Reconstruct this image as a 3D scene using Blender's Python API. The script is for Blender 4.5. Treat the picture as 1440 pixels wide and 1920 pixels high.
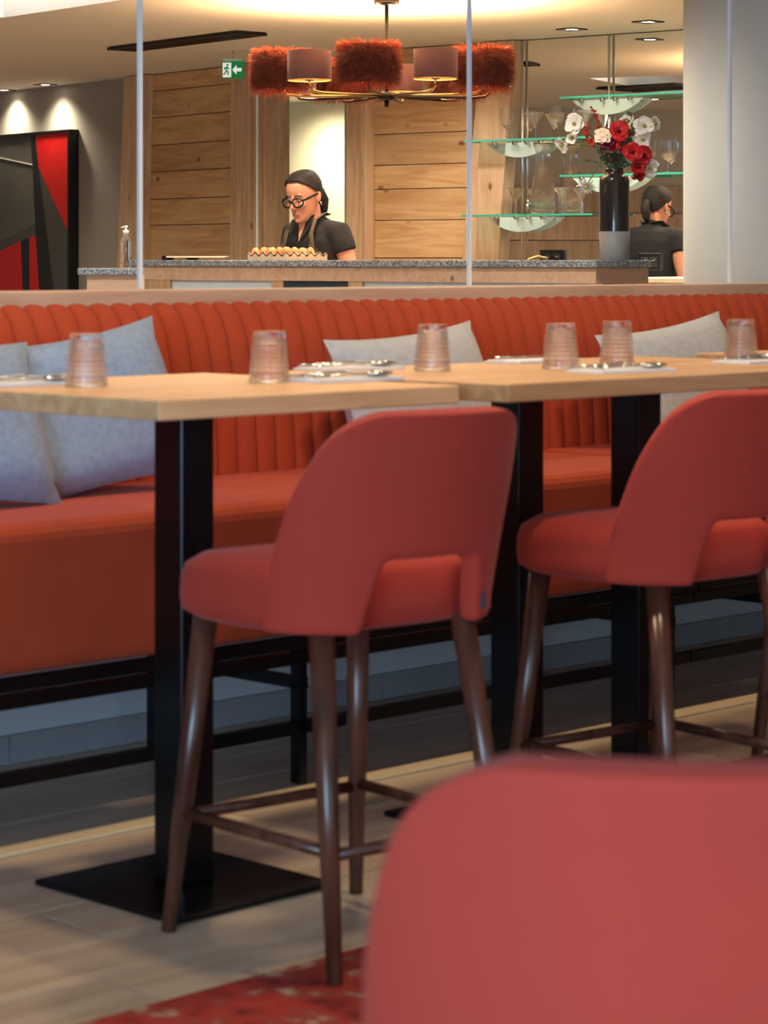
import bpy, bmesh, math, random
from mathutils import Vector, Matrix
random.seed(7)
R = math.radians
for o in list(bpy.data.objects): bpy.data.objects.remove(o)
scene = bpy.context.scene
C = scene.collection
# ---------------------------------------------------------------- camera
F, H, YH = 4700.0, 1.15, 487.0          # focal length in px (1440x1920 frame), eye height, horizon row
cam = bpy.data.cameras.new('camera'); cam_o = bpy.data.objects.new('camera', cam); C.objects.link(cam_o)
cam_o.location = (0, 0, H); cam_o.rotation_euler = (R(90), 0, 0)
cam.sensor_fit = 'HORIZONTAL'; cam.sensor_width = 24; cam.lens = F*24/1440
cam.shift_y = -(960-YH)/1440
cam.clip_end = 100
cam.dof.use_dof = True; cam.dof.focus_distance = 11.6; cam.dof.aperture_fstop = 7.0
scene.camera = cam_o
# ---------------------------------------------------------------- world: soft cool daylight
w = bpy.data.worlds.new('world'); scene.world = w; w.use_nodes = True
bg = w.node_tree.nodes['Background']
bg.inputs[0].default_value = (0.70, 0.85, 1.0, 1); bg.inputs[1].default_value = 1.7
# ---------------------------------------------------------------- large lights
def area(name, loc, rot, size, power, col, sy=None):
    l = bpy.data.lights.new(name, 'AREA'); l.energy = power; l.color = col; l.size = size
    if sy: l.shape = 'RECTANGLE'; l.size_y = sy
    o = bpy.data.objects.new(name, l); C.objects.link(o); o.location = loc; o.rotation_euler = rot
    return o
def spot(name, loc, power, col, angle=100, blend=.6, rot=(0, 0, 0), rad=.05):
    l = bpy.data.lights.new(name, 'SPOT'); l.energy = power; l.color = col; l.spot_size = R(angle); l.spot_blend = blend; l.shadow_soft_size = rad
    o = bpy.data.objects.new(name, l); C.objects.link(o); o.location = loc; o.rotation_euler = rot
    return o
# the window front of the dining room, left of and behind the camera
area('window_daylight', (-1.6, -1.93, 1.2), (R(90), 0, 0), 2.4, 150, (.42, .70, 1.0), 2.0)
for x, y in ((-1.5, 8.4), (-.6, 9.0), (.2, 8.2)):
    spot('dining_fill_spot', (x, y, 2.30), 34, (1.0, .88, .72), 150, .8)  # out-of-view fill spots, added to brighten the bar side of the room
WARM = (1.0, .74, .45)
for i, (x, y) in enumerate(((-.9, 4.6), (.2, 5.6), (1.3, 6.6), (.6, 4.2), (-.4, 6.4))):
    spot('table_downlight', (x, y, 2.30), 36, WARM, 120)
for i, (x, y) in enumerate(((-2.9, 14.6), (-3.4, 12.6), (-2.6, 11.2), (-3.6, 15.6), (-1.7, 10.4), (.5, 9.6), (1.0, 12.3), (1.3, 11.6), (-.6, 11.6), (-1.2, 13.6), (0.1, 13.0))):
    spot('bar_fill_spot', (x, y, 2.30), 50, (1.0, .88, .72), 150, .8)  # added fill without fixtures, lifts the dark back walls and ceiling
scene.view_settings.view_transform = 'Standard'; scene.view_settings.look = 'None'
scene.view_settings.exposure = 0.42; scene.view_settings.gamma = 1.0; scene.view_settings.use_curve_mapping = False
# ---------------------------------------------------------------- projection helpers (used to measure places, in metres)
def px(x, y, d): return Vector(((x-720)/F*d, d, H+(YH-y)/F*d))
N1 = Vector((-.367, 4.094)); S2 = math.sqrt(.5)
def W(u, v, z=0): return Vector((N1.x+S2*(u-v), N1.y+S2*(u+v), z))
def at_z(x, y, z):                                 # the point at height z seen at pixel (x, y)
    d = (H-z)*F/(y-YH); return Vector(((x-720)/F*d, d, z))
def to_uv(p): q = Vector((p.x, p.y))-N1; return ((q.x+q.y)*S2, (q.y-q.x)*S2)
# ---------------------------------------------------------------- mesh builder
class MB:
    def __init__(s): s.v = []; s.f = []; s.sm = []
    def add(s, vs, fs, smooth=False):
        b = len(s.v); s.v += [tuple(v) for v in vs]
        for f in fs: s.f.append(tuple(b+i for i in f)); s.sm.append(smooth)
        return s
    def box(s, c, d, rz=0, M=None):
        cx, cy, cz = c; dx, dy, dz = d[0]/2, d[1]/2, d[2]/2
        vs = [Vector((x, y, z)) for z in (-dz, dz) for (x, y) in ((-dx, -dy), (dx, -dy), (dx, dy), (-dx, dy))]
        m = Matrix.Rotation(rz, 3, 'Z')
        vs = [m @ v+Vector(c) for v in vs]
        if M: vs = [M @ v for v in vs]
        return s.add(vs, [(0, 3, 2, 1), (4, 5, 6, 7), (0, 1, 5, 4), (1, 2, 6, 5), (2, 3, 7, 6), (3, 0, 4, 7)])
    def span(s, a, b): return s.box([(a[i]+b[i])/2 for i in range(3)], [abs(b[i]-a[i]) for i in range(3)])
    def prism(s, poly, y0, y1):                    # poly in x,z extruded along y
        n = len(poly); vs = [(x, y0, z) for x, z in poly]+[(x, y1, z) for x, z in poly]
        return s.add(vs, [tuple(range(n)), tuple(range(2*n-1, n-1, -1))]+[(i, n+i, n+(i+1) % n, (i+1) % n) for i in range(n)])
    def lathe(s, prof, n=20, c=(0, 0, 0), caps=True, smooth=True):
        vs = []; fs = []
        for r, z in prof:
            for k in range(n):
                a = 2*math.pi*k/n; vs.append((c[0]+r*math.cos(a), c[1]+r*math.sin(a), c[2]+z))
        m = len(prof)
        for i in range(m-1):
            for k in range(n):
                k2 = (k+1) % n; fs.append((i*n+k, i*n+k2, (i+1)*n+k2, (i+1)*n+k))
        s.add(vs, fs, smooth)
        if caps:
            b = len(s.v)-len(vs)
            s.f.append(tuple(b+k for k in range(n-1, -1, -1))); s.sm.append(False)
            s.f.append(tuple(b+(m-1)*n+k for k in range(n))); s.sm.append(False)
        return s
    def tube(s, pts, rad, n=8, flat=1.0, caps=True, up=None):
        pts = [Vector(p) for p in pts]; m = len(pts)
        if not hasattr(rad, '__len__'): rad = [rad]*m
        vs = []; prev = None
        for i, p in enumerate(pts):
            t = (pts[min(i+1, m-1)]-pts[max(i-1, 0)]).normalized()
            if prev is None:
                ref = Vector(up) if up else (Vector((0, 0, 1)) if abs(t.z) < .9 else Vector((1, 0, 0)))
                a = t.cross(ref).normalized()
            else: a = (prev-t*prev.dot(t)).normalized()
            prev = a; b = t.cross(a)
            r = rad[i]; ra, rb = (r if hasattr(r, '__len__') else (r, r*flat))
            for k in range(n):
                q = 2*math.pi*k/n; vs.append(p+a*ra*math.cos(q)+b*rb*math.sin(q))
        fs = [(i*n+k, i*n+(k+1) % n, (i+1)*n+(k+1) % n, (i+1)*n+k) for i in range(m-1) for k in range(n)]
        if caps: fs += [tuple(range(n-1, -1, -1)), tuple((m-1)*n+k for k in range(n))]
        return s.add(vs, fs, True)
    def ell(s, c, r, n=12, m=8, M=None):
        vs = []; fs = []
        for i in range(m+1):
            a = math.pi*i/m
            for k in range(n):
                b = 2*math.pi*k/n
                v = Vector((r[0]*math.sin(a)*math.cos(b), r[1]*math.sin(a)*math.sin(b), -r[2]*math.cos(a)))
                if M: v = M @ v
                vs.append(v+Vector(c))
        fs = [(i*n+k, i*n+(k+1) % n, (i+1)*n+(k+1) % n, (i+1)*n+k) for i in range(m) for k in range(n)]
        return s.add(vs, fs, True)
    def mesh(s, name):
        me = bpy.data.meshes.new(name); me.from_pydata(s.v, [], s.f)
        me.polygons.foreach_set('use_smooth', s.sm); me.validate(); me.update(); return me
    def build(s, name, mat, parent=None, loc=None, rz=None, bevel=0, sub=0, kind=None, seg=2):
        me = s.mesh(name)
        return link(name, me, mat, parent, loc, rz, bevel, sub, kind, seg)
def link(name, me, mat, parent=None, loc=None, rz=None, bevel=0, sub=0, kind=None, seg=2):
    if mat and not me.materials: me.materials.append(mat)
    o = bpy.data.objects.new(name, me); C.objects.link(o)
    if parent: o.parent = parent
    if loc is not None: o.location = loc
    if rz is not None: o.rotation_euler = (0, 0, rz)
    if bevel:
        b = o.modifiers.new('bevel', 'BEVEL'); b.width = bevel; b.segments = seg; b.limit_method = 'ANGLE'; b.angle_limit = R(40)
    if sub:
        b = o.modifiers.new('sub', 'SUBSURF'); b.levels = sub; b.render_levels = sub
    if kind: o['kind'] = kind
    return o
def tag(o, label, cat, group=None):
    o['label'] = label; o['category'] = cat
    if group: o['group'] = group
    return o
def thing(name, label, cat, loc=(0, 0, 0), rz=0, group=None):
    o = bpy.data.objects.new(name, None); C.objects.link(o); o.location = loc; o.rotation_euler = (0, 0, rz); o.empty_display_size = .1
    return tag(o, label, cat, group)
def dup(root, loc, rz, label=None):
    r = root.copy(); C.objects.link(r); r.location = loc; r.rotation_euler = (0, 0, rz)
    if label: r['label'] = label
    for ch in root.children:
        c = ch.copy(); C.objects.link(c); c.parent = r
        for g in ch.children:
            d = g.copy(); C.objects.link(d); d.parent = c
    return r
# ---------------------------------------------------------------- materials
def srgb(r, g, b):
    f = lambda c: (c/255/12.92) if c/255 <= .04045 else ((c/255+.055)/1.055)**2.4
    return (f(r), f(g), f(b), 1)
MATS = {}
def mat(name, col, rough=.5, metal=0, noise=0, nscale=20, bump=0, bscale=200, sheen=0, trans=0, ior=1.45, emit=None, estr=0, stretch=None, col2=None, spec=.5, coat=0):
    if name in MATS: return MATS[name]
    m = bpy.data.materials.new(name); m.use_nodes = True; nt = m.node_tree; b = nt.nodes['Principled BSDF']
    b.inputs['Base Color'].default_value = col; b.inputs['Roughness'].default_value = rough; b.inputs['Metallic'].default_value = metal
    b.inputs['Specular IOR Level'].default_value = spec
    b.inputs['Transmission Weight'].default_value = trans; b.inputs['IOR'].default_value = ior
    if coat: b.inputs['Coat Weight'].default_value = coat
    if sheen:
        b.inputs['Sheen Weight'].default_value = sheen; b.inputs['Sheen Roughness'].default_value = .4; b.inputs['Sheen Tint'].default_value = (1, .7, .7, 1)
    if emit: b.inputs['Emission Color'].default_value = emit; b.inputs['Emission Strength'].default_value = estr
    if noise or bump:
        tc = nt.nodes.new('ShaderNodeTexCoord'); mp = nt.nodes.new('ShaderNodeMapping'); nt.links.new(tc.outputs['Object'], mp.inputs[0])
        if stretch: mp.inputs['Scale'].default_value = stretch
    if noise:
        n = nt.nodes.new('ShaderNodeTexNoise'); n.inputs['Scale'].default_value = nscale; n.inputs['Detail'].default_value = 6
        nt.links.new(mp.outputs[0], n.inputs['Vector'])
        r = nt.nodes.new('ShaderNodeValToRGB'); c2 = col2 or tuple(c*(1-noise) for c in col[:3])+(1,)
        r.color_ramp.elements[0].color = c2; r.color_ramp.elements[1].color = col; r.color_ramp.elements[0].position = .35; r.color_ramp.elements[1].position = .65
        nt.links.new(n.outputs[0], r.inputs[0]); nt.links.new(r.outputs[0], b.inputs['Base Color'])
    if bump:
        n2 = nt.nodes.new('ShaderNodeTexNoise'); n2.inputs['Scale'].default_value = bscale; n2.inputs['Detail'].default_value = 3
        nt.links.new(mp.outputs[0], n2.inputs['Vector'])
        bp = nt.nodes.new('ShaderNodeBump'); bp.inputs['Strength'].default_value = bump; bp.inputs['Distance'].default_value = .01
        nt.links.new(n2.outputs[0], bp.inputs['Height']); nt.links.new(bp.outputs[0], b.inputs['Normal'])
    MATS[name] = m
    return m
def wood(name, c1, c2, axis=0, rough=.5, knots=True, scale=1.0):
    m = bpy.data.materials.new(name); m.use_nodes = True; nt = m.node_tree; b = nt.nodes['Principled BSDF']; b.inputs['Roughness'].default_value = rough
    L = nt.links.new
    tc = nt.nodes.new('ShaderNodeTexCoord'); oi = nt.nodes.new('ShaderNodeObjectInfo')
    ad = nt.nodes.new('ShaderNodeVectorMath'); ad.operation = 'MULTIPLY_ADD'
    cb = nt.nodes.new('ShaderNodeCombineXYZ')
    for i in range(3): L(oi.outputs['Random'], cb.inputs[i])
    ad.inputs[1].default_value = (13, 17, 11); L(cb.outputs[0], ad.inputs[0]); L(tc.outputs['Object'], ad.inputs[2])
    mp = nt.nodes.new('ShaderNodeMapping'); s = [9*scale]*3; s[axis] = .9*scale; mp.inputs['Scale'].default_value = s; L(ad.outputs[0], mp.inputs[0])
    n = nt.nodes.new('ShaderNodeTexNoise'); n.inputs['Scale'].default_value = 2.2; n.inputs['Detail'].default_value = 8; n.inputs['Distortion'].default_value = 1.2
    L(mp.outputs[0], n.inputs['Vector'])
    rp = nt.nodes.new('ShaderNodeValToRGB'); rp.color_ramp.elements[0].color = c2; rp.color_ramp.elements[1].color = c1
    rp.color_ramp.elements[0].position = .33; rp.color_ramp.elements[1].position = .62; L(n.outputs[0], rp.inputs[0])
    out = rp.outputs[0]
    if knots:
        mk = nt.nodes.new('ShaderNodeMapping'); s2 = [3.2]*3; s2[axis] = 2.0; mk.inputs['Scale'].default_value = s2; L(ad.outputs[0], mk.inputs[0])
        vo = nt.nodes.new('ShaderNodeTexVoronoi'); vo.inputs['Scale'].default_value = 1.6; L(mk.outputs[0], vo.inputs['Vector'])
        kr = nt.nodes.new('ShaderNodeValToRGB'); kr.color_ramp.elements[0].position = .04; kr.color_ramp.elements[1].position = .10
        kr.color_ramp.elements[0].color = (.32, .2, .12, 1); kr.color_ramp.elements[1].color = (1, 1, 1, 1); L(vo.outputs['Distance'], kr.inputs[0])
        mx = nt.nodes.new('ShaderNodeMix'); mx.data_type = 'RGBA'; mx.blend_type = 'MULTIPLY'; mx.inputs[0].default_value = 1
        L(out, mx.inputs[6]); L(kr.outputs[0], mx.inputs[7]); out = mx.outputs[2]
    hv = nt.nodes.new('ShaderNodeHueSaturation'); mr = nt.nodes.new('ShaderNodeMapRange'); mr.inputs[3].default_value = .86; mr.inputs[4].default_value = 1.12
    L(oi.outputs['Random'], mr.inputs[0]); L(mr.outputs[0], hv.inputs['Value']); L(out, hv.inputs['Color']); L(hv.outputs[0], b.inputs['Base Color'])
    return m
def clear_glass(name, mixf=.5, tint=(1, 1, 1, 1), rough=0.0):
    m = bpy.data.materials.new(name); m.use_nodes = True; nt = m.node_tree; nt.nodes.remove(nt.nodes['Principled BSDF'])
    g = nt.nodes.new('ShaderNodeBsdfGlass'); g.inputs['IOR'].default_value = 1.45; g.inputs['Roughness'].default_value = rough; g.inputs[0].default_value = tint
    t = nt.nodes.new('ShaderNodeBsdfTransparent'); t.inputs[0].default_value = tint
    mx = nt.nodes.new('ShaderNodeMixShader'); mx.inputs[0].default_value = mixf
    nt.links.new(t.outputs[0], mx.inputs[1]); nt.links.new(g.outputs[0], mx.inputs[2]); nt.links.new(mx.outputs[0], nt.nodes['Material Output'].inputs[0])
    return m
def pane_glass(name):
    m = bpy.data.materials.new(name); m.use_nodes = True; nt = m.node_tree; nt.nodes.remove(nt.nodes['Principled BSDF'])
    g = nt.nodes.new('ShaderNodeBsdfGlossy'); g.inputs['Roughness'].default_value = .02
    t = nt.nodes.new('ShaderNodeBsdfTransparent'); t.inputs[0].default_value = (.985, .995, .99, 1)
    fr = nt.nodes.new('ShaderNodeFresnel'); fr.inputs[0].default_value = 1.12
    mx = nt.nodes.new('ShaderNodeMixShader'); nt.links.new(fr.outputs[0], mx.inputs[0])
    nt.links.new(t.outputs[0], mx.inputs[1]); nt.links.new(g.outputs[0], mx.inputs[2]); nt.links.new(mx.outputs[0], nt.nodes['Material Output'].inputs[0])
    return m
VELVET = mat('velvet_orange', srgb(176, 66, 32), .85, noise=.12, nscale=6, bump=.05, bscale=400, sheen=.1)
VSTOOL = mat('velvet_red', srgb(176, 56, 42), .85, noise=.1, nscale=5, bump=.05, bscale=400, sheen=.12)
BLACK = mat('black_metal', srgb(12, 12, 13), .26, noise=.1, spec=.35)
OAK = wood('oak_top', srgb(214, 174, 130), srgb(190, 146, 104), 0, .42, False)
OAKEDGE = OAK
PINE = wood('pine_board', srgb(206, 168, 122), srgb(182, 136, 90), 0, .55)
PALE = wood('pale_timber', srgb(205, 172, 138), srgb(180, 146, 114), 2, .55)
RAILW = wood('rail_timber', srgb(214, 180, 156), srgb(196, 158, 132), 0, .5)
WALNUT = wood('walnut_leg', srgb(96, 58, 44), srgb(66, 38, 30), 2, .24, False)
CUSH = mat('linen_blue', srgb(146, 170, 204), .9, noise=.18, nscale=60, bump=.25, bscale=500, sheen=.2)
CUSHG = mat('linen_grey', srgb(196, 202, 210), .9, noise=.14, nscale=60, bump=.25, bscale=500, sheen=.2)
GRANITE = mat('granite', srgb(176, 184, 194), .35, noise=.6, nscale=120, col2=srgb(70, 78, 88))
WHITE = mat('white_paint', srgb(232, 230, 226), .6, noise=.03)
CEILM = mat('ceiling_paint', srgb(226, 218, 206), .8, noise=.02)
CEILD = mat('ceiling_perforated', srgb(206, 198, 182), .8, noise=.08, nscale=90)
GREYW = mat('grey_plaster', srgb(152, 144, 136), .8, noise=.06, nscale=4, bump=.05)
CREAM = mat('cream_plaster', srgb(232, 222, 192), .8, noise=.03)
OLIVE = mat('olive_return', srgb(150, 136, 104), .8, noise=.03)
PANELW = mat('counter_white_panel', srgb(214, 228, 240), .4, noise=.02)
NAVY = mat('navy_panel', srgb(38, 56, 76), .5, noise=.05)
MIRROR = mat('mirror_silver', (.86, .86, .84, 1), .0, 1.0)
STEEL = mat('steel', srgb(200, 200, 202), .18, 1.0)
CUTL = mat('cutlery_steel', srgb(205, 203, 200), .12, 1.0)
BRASS = mat('brass', srgb(196, 164, 108), .25, 1.0)
DARKM = mat('dark_bronze', srgb(52, 44, 40), .35, .8)
EDGE = mat('glass_edge', srgb(244, 249, 255), .25, noise=.02, coat=.5)
GREEN = mat('shelf_glass_edge', srgb(60, 160, 140), .15, noise=.05, coat=.5)
PANE = pane_glass('screen_glass'); TUMB = clear_glass('tumbler_glass', .5); CRYS = clear_glass('crystal_glass', .7)
SHELFG = clear_glass('shelf_glass', .35, (.88, .97, .94, 1)); FROST = mat('frosted_glass', srgb(214, 226, 224), .5, noise=.02)
NAPK = mat('napkin_paper', srgb(226, 230, 238), .9, noise=.03)
TILE = mat('skirting_tile', srgb(150, 152, 158), .4, noise=.06)
GROUT = mat('dark_joint', srgb(70, 66, 62), .9, noise=.05)
STRIP = mat('floor_strip', srgb(214, 194, 158), .5, noise=.05)
PLANK = wood('floor_plank', srgb(212, 192, 168), srgb(186, 162, 138), 0, .4, False, .6)
BLKPL = mat('black_plastic', srgb(20, 20, 22), .35, noise=.1)
# ================================================================ THE SETTING
def struct(o): o['kind'] = 'structure'; return o
CE = 2.335
m = MB(); m.span((-7, -2.2, -.06), (7, 22, -.012))
floor = struct(m.build('floor', mat('floor_base', srgb(150, 132, 112), .6, noise=.1)))
# planks, laid along the bench direction, sharing a few meshes
pl = []
for k in range(3): pl.append(MB().box((0, 0, -.006), (1.196, .196, .012)).mesh('plank'))
for me in pl: me.materials.append(PLANK)
for j in range(-15, 8):
    off = random.uniform(0, 1.2)
    for i in range(-4, 6):
        u, v = i*1.2+off, j*.2+.1
        p = W(u, v)
        a = (p.x/p.y) if p.y > .5 else 9
        if p.y < 2.9 or abs(a) > .26 or p.y > 8.4: continue
        o = bpy.data.objects.new('plank', pl[random.randrange(3)]); C.objects.link(o); o.parent = floor; o.location = p; o.rotation_euler = (0, 0, R(45))
# ceiling with a recessed light cove
K0 = Vector((-1.86, 12.25)); e1 = Vector((.625, -.78)); e2 = Vector((-.78, -.625))
m = MB()
A0, A1, B0, B1, L1, L2 = -13, 16, -9, 11, 3.2, 2.2
def cp(a, b, z): q = K0+e1*a+e2*b; return (q.x, q.y, z)
for z, flip in ((CE, 0), (CE+.3, 1)):
    for (a0, a1, b0, b1) in ((A0, 0, B0, B1), (L1, A1, B0, B1), (0, L1, B0, 0), (0, L1, L2, B1)):
        m.add([cp(a0, b0, z), cp(a1, b0, z), cp(a1, b1, z), cp(a0, b1, z)], [(0, 1, 2, 3)])
ceiling = struct(m.build('ceiling', CEILM))
m = MB()
for (a0, b0, a1, b1) in ((0, 0, L1, 0), (L1, 0, L1, L2), (L1, L2, 0, L2), (0, L2, 0, 0)):
    m.add([cp(a0, b0, CE-.002), cp(a1, b1, CE-.002), cp(a1, b1, CE+.3), cp(a0, b0, CE+.3)], [(0, 1, 2, 3)])
m.add([cp(0, 0, CE+.3), cp(L1, 0, CE+.3), cp(L1, L2, CE+.3), cp(0, L2, CE+.3)], [(0, 1, 2, 3)])
cove = m.build('recess', WHITE, ceiling)
MB().add([cp(.05, .05, CE+.26), cp(L1-.05, .05, CE+.26), cp(L1-.05, .2, CE+.26), cp(.05, .2, CE+.26)], [(0, 1, 2, 3)]).build('cove_light', mat('cove_emit', (1, .95, .85, 1), .5, emit=(1, .93, .82, 1), estr=6), ceiling)
# back walls
nR = Vector((.616, .788)); cR = 11.108; dR = Vector((.788, -.616))
def onR(x, off=0):                                  # t along the right back wall for an image column
    a = (x-720)/F; M0 = nR*(cR-off)
    return (a*M0.y-M0.x)/(dR.x-a*dR.y)
def ptR(t, off=0): return nR*(cR-off)+dR*t
Q = ptR(onR(690)); tQ = onR(690)
dL = Vector((.6, -.8)); nL = Vector((.8, .6))
def onL(x, off=0):
    a = (x-720)/F; q = Q-nL*off
    return (a*q.y-q.x)/(dL.x-a*dL.y)
RZR, RZL = math.atan2(dR.y, dR.x), math.atan2(dL.y, dL.x)
QR = (nR*cR).to_3d(); QL = Q.to_3d()
m = MB(); m.span((tQ, .03, 0), (3.6, .15, CE))
wall_r = struct(m.build('wall_right', PALE, None, QR, RZR))
lx0, lx1 = onL(493), onL(638)
m = MB(); m.span((-7.5, .03, 0), (lx0, .15, CE)); m.span((lx1, .03, 0), (.06, .15, CE))
wall_l = struct(m.build('wall_left', GREYW, None, QL, RZL))
m = MB(); m.span((-7.5, 2.4, 0), (1.5, 2.5, CE))
struct(m.build('wall_back', CREAM, None, QL, RZL))
m = MB(); m.span((lx1, .15, 0), (lx1+.12, 2.4, CE)); struct(m.build('wall_corridor', OLIVE, None, QL, RZL))
m = MB(); m.span((-5.2, 7.5, 0), (-5.0, 20, CE)); wall_s = struct(m.build('wall_side', mat('side_plaster', srgb(196, 184, 164), .8, noise=.05, nscale=3)))
m = MB(); m.span((6.2, -2, 0), (6.4, 20, CE)); struct(m.build('wall_light_block', mat('side_plaster2', srgb(200, 194, 184), .8, noise=.05, nscale=3)))  # unseen wall, added to keep light from coming in on the right
# glazed fronts of the dining room, left of and behind the camera
def glazing(n, p0, p1, step):
    p0, p1 = Vector(p0), Vector(p1); L = (p1-p0).length; k = max(1, round(L/step)); rz = math.atan2(p1.y-p0.y, p1.x-p0.x)
    fm_ = mat('window_frame_grey', srgb(90, 92, 96), .5, noise=.05)
    wn = struct(MB().span((0, -.04, 0), (L, .04, .08)).span((0, -.04, CE-.12), (L, .04, CE-.004)).build('window_%d' % n, fm_, None, p0, rz))
    for i in range(k+1): MB().span((L*i/k-.03, -.04, .08), (L*i/k+.03, .04, CE-.12)).build('mullion', fm_, wn)
    for i in range(k): MB().span((L*i/k+.03, -.004, .08), (L*(i+1)/k-.03, .004, CE-.12)).build('pane', PANE, wn)
m = MB(); m.span((-5.2, -2.1, 0), (-5.0, 7.5, CE)); struct(m.build('wall_left_front', mat('dark_plaster', srgb(96, 92, 90), .8, noise=.05, nscale=3)))
glazing(1, (-4.99, -2.1, 0), (6.15, -2.1, 0), 1.9)
# wooden boards on the side wall that the mirror shows
for k in range(8):
    MB().span((-5.0, 8.6, .015+k*.215), (-4.97+random.uniform(0, .006), 15.0, .222+k*.215)).build('board', PALE, wall_s)
# boards: left panel and right panel, each board a piece
def zpx(y, d): return H+(YH-y)/F*d
xa, xb = onL(268), onL(437)
zs = [0.0, .25, .5, .75, 1.0, 1.14, 1.40, 1.66, 1.915, 2.17, CE-.003]
zs = [.0, .23, .46, .69, .90, 1.145, 1.37, 1.535, 1.71, 1.88, 2.055, 2.225, CE-.003]
for i in range(len(zs)-1):
    MB().span((xa, .0-random.uniform(0, .006), zs[i]+.002), (xb, .03, zs[i+1]-.002)).build('board', PINE, wall_l, bevel=.003)
ra, rb = onR(692), onR(885)
zr = [0, .24, .48, .72, .95, 1.16, 1.37, 1.545, 1.68, 1.855, 2.045, 2.2, CE-.003]
for i in range(len(zr)-1):
    MB().span((ra, .0-random.uniform(0, .006), zr[i]+.002), (rb, .03, zr[i+1]-.002)).build('board', PINE, wall_r, bevel=.003)
# timber posts (trims): straight by the door, slanting at the panel ends
def trim(n, poly, y0, y1, loc, rz, mt=PALE): return struct(MB().prism(poly, y0, y1).build('trim_%d' % n, mt, None, loc, rz, bevel=.004))
def P_L(x): return onL(x, .04)
def P_R(x): return onR(x, .04)
trim(1, [(P_L(214), 0), (P_L(262), 0), (P_L(278), CE-.004), (P_L(237), CE-.004)], -.06, .0, QL, RZL)
trim(2, [(P_L(434), 0), (P_L(470), 0), (P_L(470), CE-.004), (P_L(434), CE-.004)], -.05, .03, QL, RZL)
trim(3, [(P_L(470.5), 0), (P_L(494), 0), (P_L(494), CE-.004), (P_L(470.5), CE-.004)], -.03, .15, QL, RZL)
trim(4, [(P_L(651), 0), (P_L(688), 0), (P_L(688), CE-.004), (P_L(651), CE-.004)], -.05, .03, QL, RZL)
trim(5, [(P_R(835), 0), (P_R(905), 0), (P_R(968), CE-.004), (P_R(905), CE-.004)], -.06, .0, QR, RZR)
# mirror wall with a slanting left edge
MTOP = CE-.006
mirror = tag(MB().prism([(onR(938), 0.9), (onR(1500), .9), (onR(1500), MTOP), (onR(972), MTOP)], -.008, .0).build('mirror', MIRROR, None, QR, RZR), 'large frameless mirror wall behind the glass shelves, reflecting the room', 'mirror')
MB().prism([(onR(935), 0.9), (onR(938), .9), (onR(972), MTOP), (onR(967), MTOP)], -.012, .0).build('edge_strip', EDGE, mirror)
# ---- ceiling fittings
def slot(name, c, a, b, label, bars=5):
    c = Vector(c); a = Vector(a); b = Vector(b)
    rz = math.atan2(b.y-a.y, b.x-a.x); L = (b-a).length
    t = thing(name, label, 'vent', ((a.x+b.x)/2, (a.y+b.y)/2, CE-.012), rz)
    MB().box((0, 0, .006), (L, c.x, .008)).build('backing', BLKPL, t)
    for k in range(bars):
        y = (k-(bars-1)/2)*c.x/bars
        MB().box((0, y, 0), (L-.02, c.x/bars*.35, .012)).build('slat', DARKM, t)
    fr = MB()
    for s in (-1, 1): fr.box((0, s*c.x/2, 0), (L+.02, .012, .014)); fr.box((s*L/2, 0, 0), (.012, c.x, .014))
    fr.build('frame', DARKM, t)
slot('slot_diffuser', (.18, 0), (-1.46, 14.0), (-.69, 13.0), 'long dark slot air diffuser in the ceiling left of the lamp')
slot('ceiling_vent', (.42, 0), (-2.75, 11.75), (-2.2, 11.4), 'dark square ceiling vent seen in the mirror')
def downlight(x, y, label):
    t = thing('recessed_downlight', label, 'downlight', (x, y, CE), 0, 'recessed ceiling spots')
    f = MB(); s = .05
    for k in (-1, 1): f.box((k*s, 0, -.003), (.016, 2*s+.016, .006)); f.box((0, k*s, -.003), (2*s, .016, .006))
    f.build('trim_ring', DARKM, t, rz=R(45))
    MB().lathe([(.03, -.004), (.036, -.001)], 14).build('lamp', mat('spot_emit', (1, .9, .75, 1), .5, emit=(1, .88, .7, 1), estr=12), t)
for n, (x, y, lab) in enumerate(((85, 158, 'square recessed spot above the painting, right of the pair'), (8, 168, 'square recessed spot above the painting, left of the pair'),
        (1072, 54, 'square recessed ceiling spot above the left of the mirror'), (1215, 40, 'square recessed ceiling spot nearest the white column'))):
    d = (CE-H)*F/(YH-y); p = px(x, y, d); downlight(p.x, p.y, lab)
    spot('spot_lamp', (p.x, p.y, CE-.03), 45 if n < 2 else 12, (1, .86, .62), 130, 1.0)
for xq in (540, 606):
    q_ = Q+dL*onL(xq, -2.0)+nL*2.0; spot('corridor_lamp', (q_.x, q_.y, CE-.03), 55, (1, .9, .66), 170, 1.0)
    q_ = Q+dL*onL(xq, -1.0)+nL*1.0; spot('corridor_lamp', (q_.x, q_.y, CE-.03), 32, (1, .9, .66), 170, 1.0)
# ---- white column
cx_, cd_ = (1282-720)/F*8.6+.30, 8.6
struct(MB().lathe([(.30, 0), (.30, CE-.004)], 48).build('wall_column', WHITE, None, (cx_, cd_, 0)))
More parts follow.
